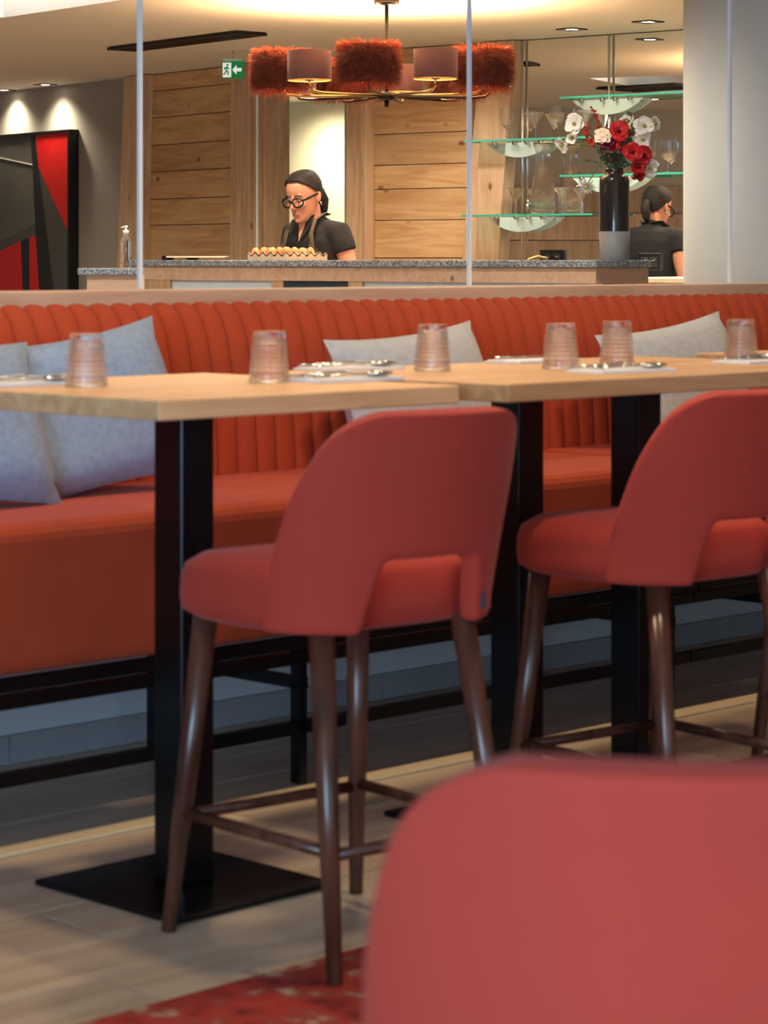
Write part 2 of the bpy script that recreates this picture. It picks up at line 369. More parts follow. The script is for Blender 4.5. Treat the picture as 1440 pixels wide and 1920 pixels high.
# ---- low wall behind the bench, timber rail, skirting, glass screen
US, UE = -1.0, 5.6
m = MB(); m.span((US, 1.50, 0), (UE, 1.62, 1.035)); struct(m.build('wall_low', mat('kick_wall', srgb(200, 206, 214), .6, noise=.04), None, W(0, 0), R(45)))
m = MB(); m.span((US, 1.475, 1.035), (UE, 1.64, 1.077)); struct(m.build('trim_6', RAILW, None, W(0, 0), R(45), bevel=.004))
sk = struct(MB().span((US, 1.495, 0), (UE, 1.4985, .064)).build('baseboard_bench', GROUT, None, W(0, 0), R(45)))
for k in range(11): MB().span((US+k*.6, 1.484, .001), (US+k*.6+.596, 1.495, .066)).build('tile', TILE, sk)
struct(MB().span((US, .765, 0), (UE, .825, .008)).build('trim_7', STRIP, None, W(0, 0), R(45), bevel=.003))
screen = thing('glass_screen', 'clear frameless glass screen standing on the rail behind the bench', 'glass screen', W(0, 0, 1.077), R(45))
gl = [.07, 1.2386, 2.4066, 3.582, 4.75]
for i in range(4):
    MB().span((gl[i]+.005, 1.552, 0.002), (gl[i+1]-.005, 1.560, CE-1.08)).build('pane', PANE, screen)
    for x in (gl[i]+.0003, gl[i+1]-.0048): MB().span((x, 1.551, .002), (x+.0045, 1.561, CE-1.08)).build('pane_edge', EDGE, screen)
# ---- rug
rug = MB().span((-1.5, -2.4, 0), (3.0, -.175, .005)).build('rug', mat('rug_red', srgb(150, 40, 30), .95, noise=1, nscale=26, col2=srgb(110, 26, 22), bump=.3, bscale=300), None, W(0, 0), R(45))
tag(rug, 'red patterned rug on the floor under the near stool legs', 'rug')
nt = rug.data.materials[0].node_tree; bs = nt.nodes['Principled BSDF']
tc = nt.nodes.new('ShaderNodeTexCoord'); n = nt.nodes.new('ShaderNodeTexNoise'); n.inputs['Scale'].default_value = 14; n.inputs['Detail'].default_value = 9
nt.links.new(tc.outputs['Object'], n.inputs['Vector']); rp = nt.nodes.new('ShaderNodeValToRGB'); cr = rp.color_ramp
cr.elements[0].position = .3; cr.elements[0].color = srgb(92, 26, 26); cr.elements[1].position = .72; cr.elements[1].color = srgb(200, 170, 140)
e = cr.elements.new(.48); e.color = srgb(168, 44, 28); e = cr.elements.new(.58); e.color = srgb(150, 60, 50)
nt.links.new(n.outputs[0], rp.inputs[0]); nt.links.new(rp.outputs[0], bs.inputs['Base Color'])
# ================================================================ BENCH
CH = .063
def channel_mesh():
    prof = [(1.372, .60), (1.376, .70), (1.384, .80), (1.396, .89), (1.412, .96), (1.434, 1.008), (1.46, 1.03), (1.474, 1.032)]
    n = 8; vs = []; fs = []
    for i, (v, z) in enumerate(prof):
        a = prof[max(i-1, 0)]; b = prof[min(i+1, len(prof)-1)]; tv, tz = b[0]-a[0], b[1]-a[1]; l = math.hypot(tv, tz); nv, nz = -tz/l, tv/l
        for k in range(n+1):
            s = k/n*2-1; h = .016*math.sqrt(max(0, 1-abs(s)**2.2)); vs.append((s*CH/2, v+nv*h, z+nz*h))
    for i in range(len(prof)-1):
        for k in range(n): q = i*(n+1)+k; fs.append((q, q+1, q+n+2, q+n+1))
    return MB().add(vs, fs, True).mesh('channel')
chm = channel_mesh(); chm.materials.append(VELVET)
def bench(u0, u1, label):
    n = round((u1-u0)/CH)
    t = thing('banquette_bench', label, 'bench', W(u0, .8), R(45), 'orange banquettes')
    L = u1-u0; o = Vector((0, -.8, 0))
    bk = MB().prism([(0, 0), (L, 0), (L, .44), (0, .44)], 0, .1)
    bk = MB().add([(0, .585, .58), (L, .585, .58), (L, .66, 1.03), (0, .66, 1.03), (0, .69, .58), (L, .69, .58), (L, .69, 1.03), (0, .69, 1.03)],
                  [(0, 1, 2, 3), (5, 4, 7, 6), (3, 2, 6, 7), (0, 4, 5, 1), (0, 3, 7, 4), (1, 5, 6, 2)]).build('backrest', VELVET, t)
    for k in range(n):
        c = bpy.data.objects.new('channel', chm); C.objects.link(c); c.parent = bk; c.location = (CH*(k+.5), -.8, 0)
    MB().span((.002, .0, .336), (L-.002, .60, .635)).build('seat', VELVET, t, bevel=.035, seg=4)
    fr = MB(); fr.span((0, .005, .308), (L, .035, .334)); fr.span((0, .02, .272), (L, .05, .298)); fr.span((0, .5, .308), (L, .53, .334)); fr.build('seat_frame', BLACK, t)
    MB().span((0, .03, .118), (L, .055, .145)).build('foot_rail', BLACK, t)
    for x in (.45, 1.906, 3.19):
        if x < L-.05:
            MB().span((x, .03, .0085), (x+.022, .06, .308)).build('leg', BLACK, t)
            MB().span((x, .52, .0), (x+.03, .55, .308)).build('leg', BLACK, t)
            MB().span((x, .03, .215), (x+.025, .55, .24)).build('side_rail', BLACK, t)
    return t
useam = 2.46
bench(useam-52*CH, useam-.003, 'orange channel-tufted velvet banquette on the left, holding the blue and grey cushions')
bench(useam+.003, useam+.003+46*CH, 'orange channel-tufted velvet banquette on the right, past the seam')
# cushions
def cushion(u, v, z, w, h, mt, label, tilt=18, yaw=0, roll=0):
    n = 14; vs = []; fs = []
    for sgn in (1, -1):
        for i in range(n+1):
            for j in range(n+1):
                x, y = i/n*2-1, j/n*2-1
                pin = 1-.10*(1-abs(x)**2)*abs(y)**4; pin2 = 1-.10*(1-abs(y)**2)*abs(x)**4
                th = .075*((1-x**4)*(1-y**4))**.6
                vs.append((x*w/2*pin2, sgn*th*(1+.1*math.sin(3*x+2*y)), y*h/2*pin))
    N = (n+1)**2
    for s in range(2):
        for i in range(n):
            for j in range(n):
                a = s*N+i*(n+1)+j; f = (a, a+1, a+n+2, a+n+1); fs.append(f if s else f[::-1])
    p = W(u, v, z)
    o = MB().add(vs, fs, True).build('cushion', mt); o.location = p
    o.matrix_basis = Matrix.Translation(p) @ Matrix.Rotation(R(45+yaw), 4, 'Z') @ Matrix.Rotation(R(-tilt), 4, 'X') @ Matrix.Rotation(R(roll), 4, 'Y')
    for mod in (): pass
    tag(o, label, 'cushion', 'scatter cushions on the banquette')
cushion(.36, 1.13, .815, .56, .37, CUSH, 'blue linen cushion at the left edge, in front of its neighbour', 22, 4, 3)
cushion(.82, 1.22, .815, .50, .37, CUSH, 'blue grey linen cushion behind the nearest table, corner up', 18, -3, -8)
cushion(1.86, 1.22, .808, .56, .35, CUSHG, 'pale grey cushion in the middle behind the joint of the tables', 18, 2, -4)
cushion(2.9, 1.22, .808, .58, .35, CUSHG, 'pale grey cushion right of the bench seam with one pointed corner', 18, 0, -6)
cushion(3.86, 1.22, .808, .56, .35, CUSH, 'blue cushion at the right edge behind the last tumbler', 18, 0, 3)
# ================================================================ TABLES
TZ = .92
def table(u0, u1, v0, v1, posts, label):
    c = W((u0+u1)/2, (v0+v1)/2)
    t = thing('high_table', label, 'table', c, R(45), 'high oak tables')
    a, b = (u1-u0)/2, (v1-v0)/2
    MB().span((-a, -b, TZ-.034), (a, b, TZ)).build('tabletop', OAK, t, bevel=.003)
    for pu in posts:
        x = pu-(u0+u1)/2
        MB().span((x-.04, -.04, .012), (x+.04, .04, TZ-.042)).build('post', BLACK, t, bevel=.006, seg=3)
        MB().span((x-.16, -.16, TZ-.042), (x+.16, .16, TZ-.035)).build('mounting_plate', BLACK, t)
        MB().span((x-.19, -.20, 0.0005), (x+.19, .20, .012)).build('base_plate', BLACK, t, bevel=.003)
    return t
table(0, .715, 0, .715, [.3575], 'square oak-topped high table with black post, nearest on the left')
table(.793, 2.02, -.05, .665, [1.215, 1.60], 'long oak-topped high table on two black posts, in the middle')
table(2.27, 2.985, -.05, .665, [2.63], 'oak-topped high table farthest away at the right edge')
# tumblers upside down
def tumbler_mesh():
    R0, R1, h = .0395, .0300, .096
    prof = [(R0-.002, 0)]
    n = 34
    for i in range(n+1):
        t = i/n; r = R0+(R1-R0)*t
        if .2 < t < .86: r += .0017*math.sin((t-.2)/.66*math.pi*2*7)
        prof.append((r, .0005+h*t))
    prof += [(R1-.004, h), (.001, h-.0015)]
    inner = [(.001, h-.012), (R1-.006, h-.013)]+[(R1-.0045+(R0-R1)*(i/8), h-.015-(h-.016)*i/8) for i in range(9)]
    full = prof+inner+[(R0-.002, 0)]
    return MB().lathe(full, 32, caps=False).mesh('tumbler')
tmesh = tumbler_mesh()
for (x, y, lab) in ((162, 729, 'upturned ribbed glass tumbler on the near table, left of its post'), (505, 721, 'upturned ribbed glass tumbler on the near table beside the folded napkin'),
        (811, 699, 'upturned ribbed glass tumbler at the left end of the long table'), (1051, 696, 'upturned ribbed glass tumbler, left one of the close pair'),
        (1157, 689, 'upturned ribbed glass tumbler, right one of the close pair'), (1389, 683, 'upturned ribbed glass tumbler nearest the right edge')):
    o = link('tumbler', tmesh, TUMB); o.location = at_z(x, y-4, TZ); tag(o, lab, 'glass', 'upturned tumblers')
# place settings
def cutlery(kind):
    m = MB(); L = .2
    if kind == 'knife':
        m.tube([(0, -.1, .004), (0, -.01, .004)], [(.005, .003), (.004, .0025)], 8); m.tube([(0, -.01, .004), (.001, .05, .004), (.002, .1, .004)], [(.004, .0012), (.009, .001), (.003, .001)], 8)
    else:
        m.tube([(0, -.1, .003), (0, -.03, .006), (0, .03, .008)], [(.006, .002), (.0035, .002), (.003, .002)], 8)
        if kind == 'spoon': m.ell((0, .062, .006), (.019, .034, .006))
        else:
            m.tube([(0, .03, .008), (0, .055, .005)], [(.003, .002), (.012, .0015)], 8)
            for k in (-1.5, -.5, .5, 1.5): m.tube([(k*.006, .055, .005), (k*.006, .08, .004), (k*.006, .098, .009)], [(.002, .0015), (.0018, .0013), (.001, .001)], 5)
    return m.mesh(kind)
cm = {k: cutlery(k) for k in ('knife', 'fork', 'spoon')}
def setting(x, y, rz, where, items=('fork', 'knife', 'spoon')):
    p = at_z(x, y, TZ)
    nk = MB().box((0, 0, .002), (.11, .21, .004)).box((.004, 0, .0055), (.10, .205, .003)).build('napkin', NAPK, None, p, rz, bevel=.001)
    tag(nk, 'white folded napkin '+where, 'napkin', 'folded napkins')
    for k, it in enumerate(items):
        o = link(it, cm[it], CUTL); o.location = p+Matrix.Rotation(rz, 3, 'Z') @ Vector(((k-1)*.032, .01*(k % 2), .0075)); o.rotation_euler = (0, 0, rz+R(random.uniform(-6, 6)))
        tag(o, 'polished steel '+it+' on the napkin '+where, it, 'cutlery')
setting(36, 722, R(-50), 'at the left edge of the near table')
setting(645, 714, R(-50), 'at the right corner of the near table')
setting(655, 693, R(-55), 'at the far left end of the long table')
setting(1000, 679, R(-45), 'at the far side of the long table', ('knife',))
setting(1165, 697, R(-52), 'in front of the close pair of tumblers')
setting(1430, 680, R(-50), 'beside the rightmost tumbler', ('spoon', 'knife'))
# ================================================================ STOOLS
def shell_mesh(z0, z1):
    phm = [(0, 89), (.2, 87), (.35, 83), (.5, 77), (.65, 71), (.78, 64), (.88, 56.5), (.94, 49), (.98, 40), (1, 30)]
    ts = [0, .05, .12, .2, .29, .33, .42, .52, .62, .72, .8, .87, .92, .96, .985, 1]
    def f(t):
        for a, b in zip(phm, phm[1:]):
            if a[0] <= t <= b[0]: return a[1]+(b[1]-a[1])*(t-a[0])/(b[0]-a[0])
    bm = bmesh.new(); nj = 28; g = []
    for t in ts:
        row = []
        for j in range(nj+1):
            jj = j/nj*2-1; jj += math.copysign(max(0, 1-abs(abs(jj)-.30)/.35)*.09*max(0, 1-t/.33), jj) if abs(jj) > .2 else 0; ph = R(f(t))*jj; Wd = .226+.02*min(1, t*1.6); D = .17
            lean = -.065*t**1.2
            row.append(bm.verts.new((Wd*math.sin(ph), -.235+lean+D*(1-math.cos(ph)), z0+(z1-z0)*t)))
        g.append(row)
    for i in range(len(ts)-1):
        for j in range(nj):
            jm = (j+.5)/nj*2-1
            if ts[i] < .32 and abs(jm) < .30: continue
            bm.faces.new((g[i][j], g[i][j+1], g[i+1][j+1], g[i+1][j]))
    for v in list(bm.verts):
        if not v.link_faces: bm.verts.remove(v)
    for fc in bm.faces: fc.smooth = True
    me = bpy.data.meshes.new('backrest'); bm.to_mesh(me); bm.free(); return me
def make_stool(name, label, cat, seat_z, top_z, mt=VSTOOL):
    t = thing(name, label, cat, (0, 0, 0), 0)
    zb = seat_z-.105
    me = shell_mesh(zb, top_z); o = link('backrest', me, mt, t)
    s = o.modifiers.new('solid', 'SOLIDIFY'); s.thickness = .038; s.offset = -1
    b = o.modifiers.new('sub', 'SUBSURF'); b.levels = 2; b.render_levels = 2
    m = MB(); n = 40; rings = [(.90, zb), (.985, zb+.012), (1.0, zb+.035), (.995, zb+.066), (.965, zb+.088), (.86, seat_z), (.5, seat_z+.006), (.02, seat_z+.008)]
    vs = []
    for sc, z in rings:
        for k in range(n):
            a = 2*math.pi*k/n; ca, sa = math.cos(a), math.sin(a)
            e = 2/3.6; x = .222*math.copysign(abs(ca)**e, ca); y = .24*math.copysign(abs(sa)**e, sa)
            if y > 0: x *= 1+.04*y/.24
            else: x *= 1-.06*(-y/.24)
            vs.append((x*sc, (y*sc+.012) if y > 0 else (y*sc*.72+.012), z))
    fs = [(i*n+k, i*n+(k+1) % n, (i+1)*n+(k+1) % n, (i+1)*n+k) for i in range(len(rings)-1) for k in range(n)]+[tuple(range(n-1, -1, -1)), tuple((len(rings)-1)*n+k for k in range(n))]
    m.add(vs, fs, True); m.build('seat', mt, t)
    legs = {}
    for sx in (-1, 1):
        for sy in (-1, 1):
            top = Vector((sx*(.165 if sy > 0 else .15), sy*.165 if sy > 0 else -.135, zb+.01)); ft = Vector((sx*(.205 if sy > 0 else .19), .222 if sy > 0 else -.222, 0))
            legs[sx, sy] = (top, ft)
            MB().tube([top, top.lerp(ft, .5), ft], [.0215, .018, .0125], 14).build('leg', WALNUT, t)
    def on(k, z): a, b = legs[k]; return a.lerp(b, (a.z-z)/(a.z-b.z))
    if seat_z > .6:
        for (a, b, z) in (((-1, 1), (-1, -1), .205), ((1, 1), (1, -1), .205), ((-1, 1), (1, 1), .20), ((-1, -1), (1, -1), .20)):
            MB().tube([on(a, z), on(b, z)], .0105, 10).build('footrest_bar', WALNUT, t)
    MB().box((.128, -.212, zb+.04), (.003, .012, .028)).build('care_tag', mat('label_cloth', srgb(60, 66, 90), .8, noise=.3, nscale=300), t)
    return t
yaw = math.atan2(.63, .776)
s0 = make_stool('bar_stool', 'red velvet bar stool with cut-out back at the near table', 'bar stool', .65, .905)
s0.location = (-.07, 4.25, 0); s0.rotation_euler = (0, 0, yaw); s0['group'] = 'red bar stools'
du = Vector((S2, S2, 0))
dup(s0, Vector((-.07, 4.25, 0))+du*.86, yaw, 'red velvet bar stool with cut-out back at the long table, right of the first')
dup(s0, Vector((-.07, 4.25, 0))+du*1.66, yaw, 'red velvet bar stool at the right edge, mostly out of view')
ch = make_stool('dining_chair', 'blurred pinkish red velvet chair back in the foreground', 'chair', .50, .813)
ch.location = (.228, 1.93, 0); ch.rotation_euler = (0, 0, R(-5))
# ================================================================ BAR COUNTER
KC = px(1117, 487, 10.25); KC.z = 0
m45 = R(135)        # local x = along v (to the left and away), local y = -u (towards the camera) after rotation
def bc(a, b): return Vector((KC.x-S2*a+S2*b, KC.y+S2*a+S2*b, 0))    # a along v, b along u (behind the front face)
cnt = thing('bar_counter', 'granite-topped timber bar counter in front of the woman', 'counter', bc(0, 0), R(45))
# local frame: x = u (behind the face), y = v (to the left)
LC = 3.05
MB().span((-.012, -.012, 1.118), (.35, LC, 1.148)).build('granite_top', GRANITE, cnt, bevel=.003)
MB().span((0, 0, 1.053), (.34, LC, 1.117)).build('fascia', RAILW, cnt)
MB().span((.016, .03, .1), (.08, LC, 1.053)).build('front_panel', PANELW, cnt)
MB().span((.08, .03, 0), (.30, LC, 1.05)).build('carcass', NAVY, cnt)
def vfor(x, off=0):       # v position on the counter face seen at column x
    a = (x-720)/F; p = bc(0, off); return (p.x-a*p.y)/(S2*(1+a))
for (xa_, xb_) in ((508, 530), (652, 678)):
    MB().span((.002, vfor(xb_), 0), (.0155, vfor(xa_), 1.053)).build('support', PALE, cnt)
MB().span((.008, vfor(650), .1), (.0155, vfor(530), 1.053)).build('navy_panel', NAVY, cnt)
MB().prism([(0, 0), (.1, 0), (.1, 1), (0, 1)], 0, .01)
m = MB(); va, vb = vfor(265), vfor(318)
m.add([(.002, va, 0), (.002, vb-.03, 0), (.002, vb, 1.053), (.002, va, 1.053), (.0155, va, 0), (.0155, vb-.03, 0), (.0155, vb, 1.053), (.0155, va, 1.053)], [(0, 3, 2, 1), (4, 5, 6, 7), (0, 1, 5, 4), (1, 2, 6, 5), (2, 3, 7, 6), (3, 0, 4, 7)])
m.build('support', PALE, cnt)
# worktop behind the raised bar
wt = thing('worktop', 'pale lower worktop behind the raised bar', 'worktop', bc(0, .36), R(45))
MB().span((0, .9, .90), (.19, 3.0, .94)).build('top', CREAM, wt, bevel=.004); MB().span((.02, .92, 0), (.10, 2.98, .90)).build('body', PALE, wt)
# lower counter on the left
pL0, pL1 = px(150, 503, 11.35), px(266, 503, 11.35)
lc = thing('side_counter', 'lower granite-topped timber counter at the left end of the bar', 'counter', (pL0.x, pL0.y, 0), math.atan2(pL1.y-pL0.y, pL1.x-pL0.x))
Lc = (pL1-pL0).length
MB().span((-.01, -.01, 1.082), (Lc, .13, 1.112)).build('granite_top', GRANITE, lc, bevel=.003); MB().span((.03, .01, 0), (Lc, .12, 1.082)).build('body', RAILW, lc)
# back worktop in front of the mirror
bw = thing('back_counter', 'cream back worktop with timber edge below the mirror', 'counter', QR, RZR)
t0 = onR(1195)
MB().span((t0, -.62, 1.035), (onR(1500), -.01, 1.06)).build('top', CREAM, bw, bevel=.003); MB().span((t0+.02, -.60, 0), (onR(1500), -.02, 1.035)).build('body', PALE, bw)
# sockets on the mirror
def sock(xa_, xb_, z0, z1, label):
    t = thing('power_socket', label, 'socket', QR, RZR, 'black double sockets')
    a, b = onR(xa_, .02), onR(xb_, .02)
    MB().span((a, -.022, z0), (b, -.008, z1)).build('plate', BLKPL, t, bevel=.003)
    for f in (.3, .7):
        x = a+(b-a)*f; zc = (z0+z1)/2
        MB().box((x, -.0235, zc), (.046, .003, .05)).build('insert', mat('socket_insert', srgb(44, 46, 50), .4, noise=.1), t)
        mm = MB(); mm.tube([(x, -.0245, zc), (x, -.0255, zc)], .018, 16); mm.build('well', BLKPL, t)
        MB().tube([(x, -.0255, zc+.006), (x, -.032, zc+.006)], .003, 8).build('pin', STEEL, t)
sock(1012, 1057, 1.115, 1.203, 'black double power socket left of the vase')
sock(1196, 1238, 1.095, 1.185, 'black double power socket right of the vase by the counter end')
# tap
MB().tube([(0, 0, 0), (.02, 0, .03), (.06, 0, .045), (.10, 0, .035), (.115, 0, 0)], .007, 8).build('faucet', BRASS, None, bc(.36, .40)+Vector((0, 0, 1.148)), R(0))
f_ = bpy.data.objects['faucet']; f_.location = (px(983, 487, 11.2).x, 11.2, 1.12); tag(f_, 'curved brass tap spout behind the granite bar', 'tap')
# pump bottle on the low counter
pb = thing('pump_bottle', 'clear plastic pump bottle of sanitiser on the low counter', 'bottle', px(236, 500, 11.41).xy.to_3d()+Vector((0, 0, 1.112)))
MB().lathe([(.024, 0), (.026, .004), (.026, .115), (.022, .135), (.011, .148), (.011, .155)], 20).build('body', clear_glass('bottle_plastic', .5), pb)
MB().lathe([(.0135, .153), (.0135, .172), (.005, .174), (.004, .185)], 16).build('pump_cap', WHITE, pb)
MB().tube([(.008, 0, .187), (-.004, 0, .188), (-.022, 0, .184)], [.006, .005, .003], 8).build('nozzle', WHITE, pb)
# tray on stand
tr = thing('serving_stand', 'cream rimmed tray on a black clamp on the bar', 'tray', bc(vfor(372, .15), .15)+Vector((0, 0, 1.148)), R(0))
MB().lathe([(.028, 0), (.03, .02), (.028, .022)], 20, (-.15, 0, 0)).build('clamp', BLKPL, tr)
MB().prism([(-.15, .012), (.13, .012), (.15, .02), (-.15, .02)], -.08, .08).build('tray', mat('tray_cream', srgb(226, 212, 186), .4, noise=.03), tr)
MB().lathe([(.02, 0), (.04, .01)], 16, (-.03, 0, 0.0015)).build('foot', BLKPL, tr)
# egg tray and eggs
ep = bc(vfor(536, .03), .03)+Vector((0, 0, 1.148))
TS = .265; nE = 5; pit = TS/nE
m = MB(); nn = 40; vs = []; fs = []
for i in range(nn+1):
    for j in range(nn+1):
        x, y = i/nn*TS, j/nn*TS
        h = .012+.016*(math.cos(2*math.pi*x/pit)+math.cos(2*math.pi*y/pit))/2+.012
        vs.append((x, y, max(.003, h)))
for i in range(nn):
    for j in range(nn): a = i*(nn+1)+j; fs.append((a, a+nn+1, a+nn+2, a+1))
m.add(vs, fs, True); m.span((0, 0, 0.0005), (TS, TS, .003))
for q in range(4):
    pts = [((i/nn*TS, 0) if q == 0 else (i/nn*TS, TS) if q == 1 else (0, i/nn*TS) if q == 2 else (TS, i/nn*TS)) for i in range(nn+1)]
    v2 = [(x, y, 0) for x, y in pts]+[(x, y, .024+.016*math.cos(2*math.pi*(x+y)/pit)/2) for x, y in pts]
    m.add(v2, [(i, i+1, nn+2+i, nn+1+i) for i in range(nn)])
et = m.build('egg_tray', mat('moulded_pulp', srgb(206, 186, 160), .9, noise=.1, bump=.1), None, ep, R(45)); tag(et, 'grey cardboard egg tray full of eggs on the bar', 'egg tray')
egm = MB(); egm.lathe([(.001, 0), (.011, .003), (.018, .011), (.0215, .023), (.020, .035), (.014, .047), (.006, .0535), (.001, .055)], 16, caps=False); eg = egm.mesh('egg')
EGG = wood('egg_shell', srgb(208, 138, 88), srgb(192, 120, 70), 0, .45, False)
for i in range(nE):
    for j in range(nE):
        if j == 0 and i > 0: continue
        o = link('egg', eg, EGG); o.location = ep+Matrix.Rotation(R(45), 3, 'Z') @ Vector(((i+.5)*pit, (j+.5)*pit, .005+random.uniform(0, .004)))
        o.rotation_euler = (R(random.uniform(-10, 10)), R(random.uniform(-10, 10)), 0)
        tag(o, 'brown egg standing in the cardboard tray on the bar', 'egg', 'eggs in the tray')
# ================================================================ SHELVES AND GLASSWARE
def shelf(xa_, xb_, y, xr, label, extra=0):
    off = .0; ta, tb = onR(xa_, .2), onR(xb_, .2)
    d = ptR((ta+tb)/2, .2).y; z = zpx(y, d)
    t = thing('glass_shelf', label, 'shelf', QR+Vector((0, 0, z)), RZR, 'glass shelves on the mirror')
    MB().span((ta, -.21, 0), (tb, -.02, .010)).build('glass_plate', SHELFG, t)
    MB().span((ta, -.213, 0), (tb, -.21, .010)).build('front_edge', GREEN, t); MB().span((ta-.003, -.213, 0), (ta, -.02, .010)).build('end_edge', GREEN, t)
    tr_ = onR(xr, .05)
    n = 14; w2 = .215
    poly = [(tr_-w2+2*w2*i/n, -.004-.078*(1-((i/n*2-1)**2))**.85) for i in range(n+1)]
    MB().prism(poly+[(tr_+w2, -.002), (tr_-w2, -.002)], -.06, -.05).build('bracket', FROST, t)
    for dx in (-.15, -.02, .06, .15): MB().tube([(tr_+dx, -.085, -.006), (tr_+dx, -.03, -.006)], .010, 10).build('clamp', STEEL, t)
    return t, z
sh = {}
sh['B'] = shelf(872, 1108, 263, 975, 'glass shelf with goblets and cocktail glasses, upper left')
sh['D'] = shelf(868, 1112, 405, 978, 'glass shelf carrying the drink dispenser, lower left')
sh['A'] = shelf(1052, 1292, 180, 1140, 'empty glass shelf highest on the mirror')
sh['C'] = shelf(1052, 1292, 329, 1140, 'glass shelf behind the flowers with one goblet')
for x, lab in ((979, 'slim steel shelf rod left, carrying the lower pair of shelves'), (1142, 'slim steel shelf rod right, behind the flowers')):
    o = MB().tube([(0, 0, 1.06), (0, 0, CE-.006)], .007, 10).build('shelf_rod', STEEL, None, ptR(onR(x, .03), .03).to_3d()); tag(o, lab, 'rod', 'shelf rods')
o = MB().span((-.006, -.004, .9), (.006, .004, CE-.006)).build('glass_fin', EDGE, None, (Q+dL*onL(482, .1)-nL*.1).to_3d(), RZL); tag(o, 'thin bright glass strip standing against the timber post left of the woman', 'glass strip')
goblet = MB().lathe(smooth=False, prof=[(.030, 0), (.028, .003), (.006, .008), (.006, .055), (.010, .062), (.030, .075), (.039, .10), (.041, .135), (.040, .168), (.038, .168), (.038, .10), (.028, .079), (.004, .068)], n=14, caps=False).mesh('goblet')
martini = MB().lathe(smooth=False, prof=[(.030, 0), (.028, .003), (.006, .007), (.006, .06), (.009, .067), (.048, .135), (.050, .142), (.047, .138), (.008, .074), (.002, .072)], n=14, caps=False).mesh('cocktail_glass')
def carafe_at(loc, lab):
    t = thing('drink_dispenser', lab, 'dispenser', loc, RZR)
    MB().lathe([(.062, 0), (.068, .01), (.070, .05), (.066, .12), (.056, .19), (.044, .25), (.038, .30), (.040, .335), (.052, .365), (.054, .372), (.050, .368), (.037, .335), (.035, .30), (.042, .24), (.062, .12), (.064, .03), (.02, .02)], 22, caps=False).build('jar', CRYS, t)
    MB().lathe([(.053, .370), (.053, .378), (.02, .380)], 20).build('lid', BRASS, t)
    m = MB(); m.tube([(-.03, -.062, .05), (-.03, -.10, .05), (-.03, -.105, .02)], .009, 8); m.tube([(-.03, -.095, .05), (-.03, -.095, .075)], .005, 8); m.build('tap', STEEL, t)
def on_shelf(k, x, off=.12): p = ptR(onR(x, off), off).to_3d(); p.z = sh[k][1]+.0105; return p
for (k, x, me, lab) in (('B', 951, goblet, 'cut crystal goblet leftmost on the upper left shelf'), ('B', 1003, martini, 'crystal cocktail glass between the goblets on the upper left shelf'),
        ('B', 1044, goblet, 'cut crystal goblet right on the upper left shelf'), ('B', 1097, martini, 'crystal cocktail glass half hidden behind white flowers'),
        ('D', 967, martini, 'crystal cocktail glass left of the drink dispenser'), ('D', 1055, martini, 'crystal cocktail glass right of the drink dispenser'),
        ('C', 1254, goblet, 'crystal goblet alone beside the white column'), ('C', 1216, goblet, 'crystal goblet partly hidden behind the white and red flowers')):
    o = link(me.name, me, CRYS); o.location = on_shelf(k, x, .10 if me is martini else .12); tag(o, lab, 'glass', 'crystal glasses on the shelves')
carafe_at(on_shelf('D', 1018, .14), 'tall clear drink dispenser with tap on the lower left shelf')
# ================================================================ VASE AND FLOWERS
VD = bc(-.0, 0).y
vp = bc(.115, .17); vx = px(1152, 487, vp.y).x
vp = Vector((vx, vp.y, 1.148)); sc = vp.y/F
vase = thing('vase', 'tall dark glazed ceramic bottle vase holding the flowers', 'vase', vp)
MB().lathe([(.062, 0.0), (.063, .003), (.0635, .12)], 32).build('matte_base', mat('vase_matte', srgb(120, 124, 128), .6, noise=.1), vase)
MB().lathe([(.0635, .12), (.063, .33), (.060, .345), (.050, .351), (.040, .353), (.040, .374), (.041, .384), (.035, .384), (.034, .35)], 32, caps=False).build('glazed_body', mat('vase_glaze', srgb(36, 32, 32), .12, noise=.2, coat=.6), vase)
def petal_ring(m, c, nrm, n, L, wd, cup=.3, rot=0, ragged=.12):
    nrm = Vector(nrm).normalized(); a = nrm.orthogonal().normalized(); b = nrm.cross(a)
    for k in range(n):
        q = 2*math.pi*k/n+rot; d = a*math.cos(q)+b*math.sin(q); s = nrm.cross(d); l = L*random.uniform(1-ragged, 1+ragged)
        ps = []
        tw = random.uniform(-.35, .35); cu = cup*random.uniform(.5, 1.5)
        for (f, wf, h) in ((.06, .22, 0), (.4, .85, cu*.35), (.75, 1.05, cu*.75), (1, .62, cu*.8+random.uniform(-.22, .12))):
            o = Vector(c)+d*l*f+nrm*l*h; jj = lambda: random.uniform(-.09, .09)*l*f
            ps += [o-s*wd*wf*.5+nrm*(l*(.10*wf-tw*f*.4)+jj())-d*l*.08*f, o+nrm*jj(), o+s*wd*wf*.5+nrm*(l*(.10*wf+tw*f*.4)+jj())-d*l*.08*f]
        m.add(ps, [(i*3+j, i*3+j+1, i*3+j+4, i*3+j+3) for i in range(3) for j in range(2)], True)
STEM = mat('stem_green', srgb(72, 96, 52), .6, noise=.2); WP = mat('white_petal', srgb(246, 240, 232), .6, noise=.04); RP = mat('red_petal', srgb(196, 18, 26), .6, noise=.25, nscale=30)
CP = mat('cream_petal', srgb(250, 226, 204), .6, noise=.06); YC = mat('yellow_centre', srgb(176, 168, 60), .7, noise=.3, nscale=200); DK = mat('dark_centre', srgb(40, 16, 20), .7, noise=.2)
